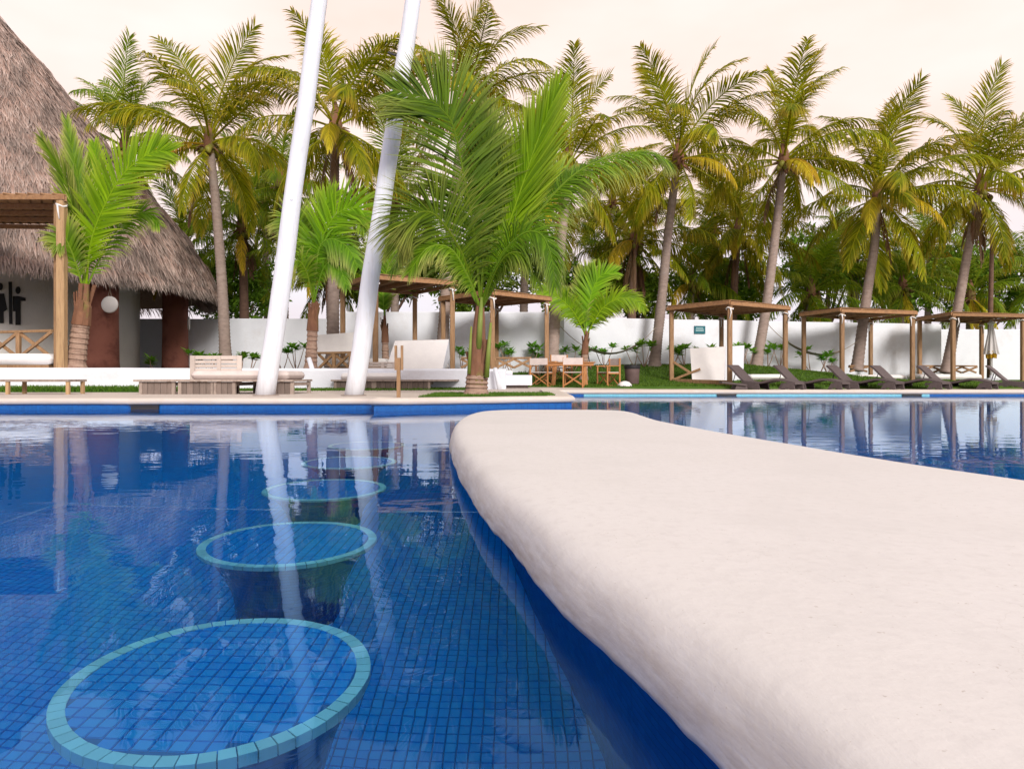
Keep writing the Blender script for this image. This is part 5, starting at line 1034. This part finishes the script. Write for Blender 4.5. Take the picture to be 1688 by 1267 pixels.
p = onw3(1153.5, 543.5); ang = math.atan2(3.2, 15.52); t = thing('wall_sign', 'small teal sign with pale lettering on the white wall', 'sign', p, ang); mb = MB(); mb.box((0, 0, 0), (.44, .02, .29)); mb.build('board', M['teal'], t)
def text_part(body, size, loc, parent, mat):
    cu = bpy.data.curves.new('lettering', 'FONT'); cu.body = body; cu.size = size; cu.align_x = 'CENTER'; cu.align_y = 'CENTER'; cu.extrude = .002; tmp = bpy.data.objects.new('tmp', cu); col.objects.link(tmp)
    me = bpy.data.meshes.new_from_object(tmp.evaluated_get(bpy.context.evaluated_depsgraph_get())); bpy.data.objects.remove(tmp); me.materials.clear(); me.materials.append(mat); o = bpy.data.objects.new('lettering', me); col.objects.link(o); o.parent = parent; o.location = loc; o.rotation_euler = (R(90), 0, 0); return o
for k, (wd, z) in enumerate(((.30, .065), (.33, .012), (.33, -.038))):      # the words cannot be read in the photograph: broken strokes only
    mb = MB(); x = -wd / 2; r_ = random.Random(k)
    while x < wd / 2 - .02:
        l_ = r_.uniform(.018, .04); mb.box((x + l_ / 2, -.014, z), (l_, .006, .034)); x += l_ + .010
    mb.build('lettering', M['signwhite'], t)
p = at(657, 654, 10.0); t = thing('wooden_stake', 'slim brown wooden stake with forked top on the grass by the pool corner', 'stake', (p.x, 10.0, DL)); mb = MB(); mb.beam((0, 0, -.05), (0, 0, .58), .052, .05); mb.build('shaft', M['wood'], t)
for s in (-1, 1): mb = MB(); mb.beam((s * .045 + .005, 0, .40), (s * .045 + .005, 0, .76), .034, .045); mb.build('prong', M['wood'], t)
p = at(657, 654, 10.0)
for x0, y0, x1, y1, d, lab in ((524, 639, 509, 590, 15.6, 'white painted prop leaning against the ringed young palm'), (824, 637, 816, 607, 16.0, 'short white painted prop beside the built-in bench')):
    a = at(x0, y0, d); a.z = DL - .02; b = at(x1, y1, d + .15); t = thing('painted_prop', lab, 'post', (a.x, a.y, DL)); mb = MB(); mb.tube([a, a.lerp(b, .5) + Vector((.01, 0, 0)), b], [.06, .057, .052], 12); mb.build('shaft', M['pole'], t, True, world=True)
    mb = MB(); mb.tube([b, b + (b - a).normalized() * .02], [.053, .042], 12); mb.build('cap', M['weather'], t, True, world=True)
p = at(1634, HY, 25.6); zb = gz_lawn(p.x, 25.6); t = thing('parasol', 'folded white parasol with yellow hem tied around its pole', 'parasol', (p.x, 25.6, zb)); top = at(0, 530, 25.6).z - zb
mb = MB(); mb.tube([(0, 0, 0), (0, 0, top)], .03, 10); mb.build('pole', M['canvas'], t, True); mb = MB(); mb.lathe((0, 0, 0), [(.24, 0), (.24, .06), (.06, .09), (.05, .2)], 20); mb.build('base', M['white'], t)
def folds(z0, z1, r0, r1, nm, mt):
    mb = MB(); V = []; F = []; sg_ = 32; nz = 8
    for i in range(nz + 1):
        u = i / nz
        for k in range(sg_):
            a = 2 * math.pi * k / sg_; r = (r0 + (r1 - r0) * u) * (1 + .28 * (1 if k % 4 < 2 else -1) * (1 - u * .6)); V.append((r * math.cos(a), r * math.sin(a), z0 + (z1 - z0) * u + .03 * math.sin(k * 1.7) * (1 - u)))
    for i in range(nz):
        for k in range(sg_): F.append((i * sg_ + k, i * sg_ + (k + 1) % sg_, (i + 1) * sg_ + (k + 1) % sg_, (i + 1) * sg_ + k))
    mb.add(V, F); return mb.build(nm, mt, t, False)
zc = at(0, 583, 25.6).z - zb; folds(zc, top - .05, .20, .05, 'canopy', M['canvas']); folds(zc - .16, zc + .10, .13, .17, 'hem', M['yellow']); mb = MB(); mb.lathe((0, 0, 0), [(.10, top - .1), (.13, top - .06), (.05, top + .03), (.01, top + .05)], 14); mb.build('cap', M['canvas'], t, True)
p = at(1631, 600, 27.6); t = thing('lamp_post', 'thin dark lamp post with square floodlight among the palms', 'lamp post', (p.x, 27.6, gz_lawn(p.x, 27.6))); zt = at(0, 372, 27.6).z - gz_lawn(p.x, 27.6); mb = MB(); mb.tube([(0, 0, -.05), (.05, 0, zt * .5), (.12, 0, zt)], [.10, .09, .07], 10); mb.build('post', M['trunkdark'], t, True)
mb = MB(); mb.box((.46, -.05, zt - .08), (.16, .14, .22)); mb.beam((.12, 0, zt - .02), (.44, -.02, zt - .02), .035, .035); mb.build('floodlight', M['black'], t)
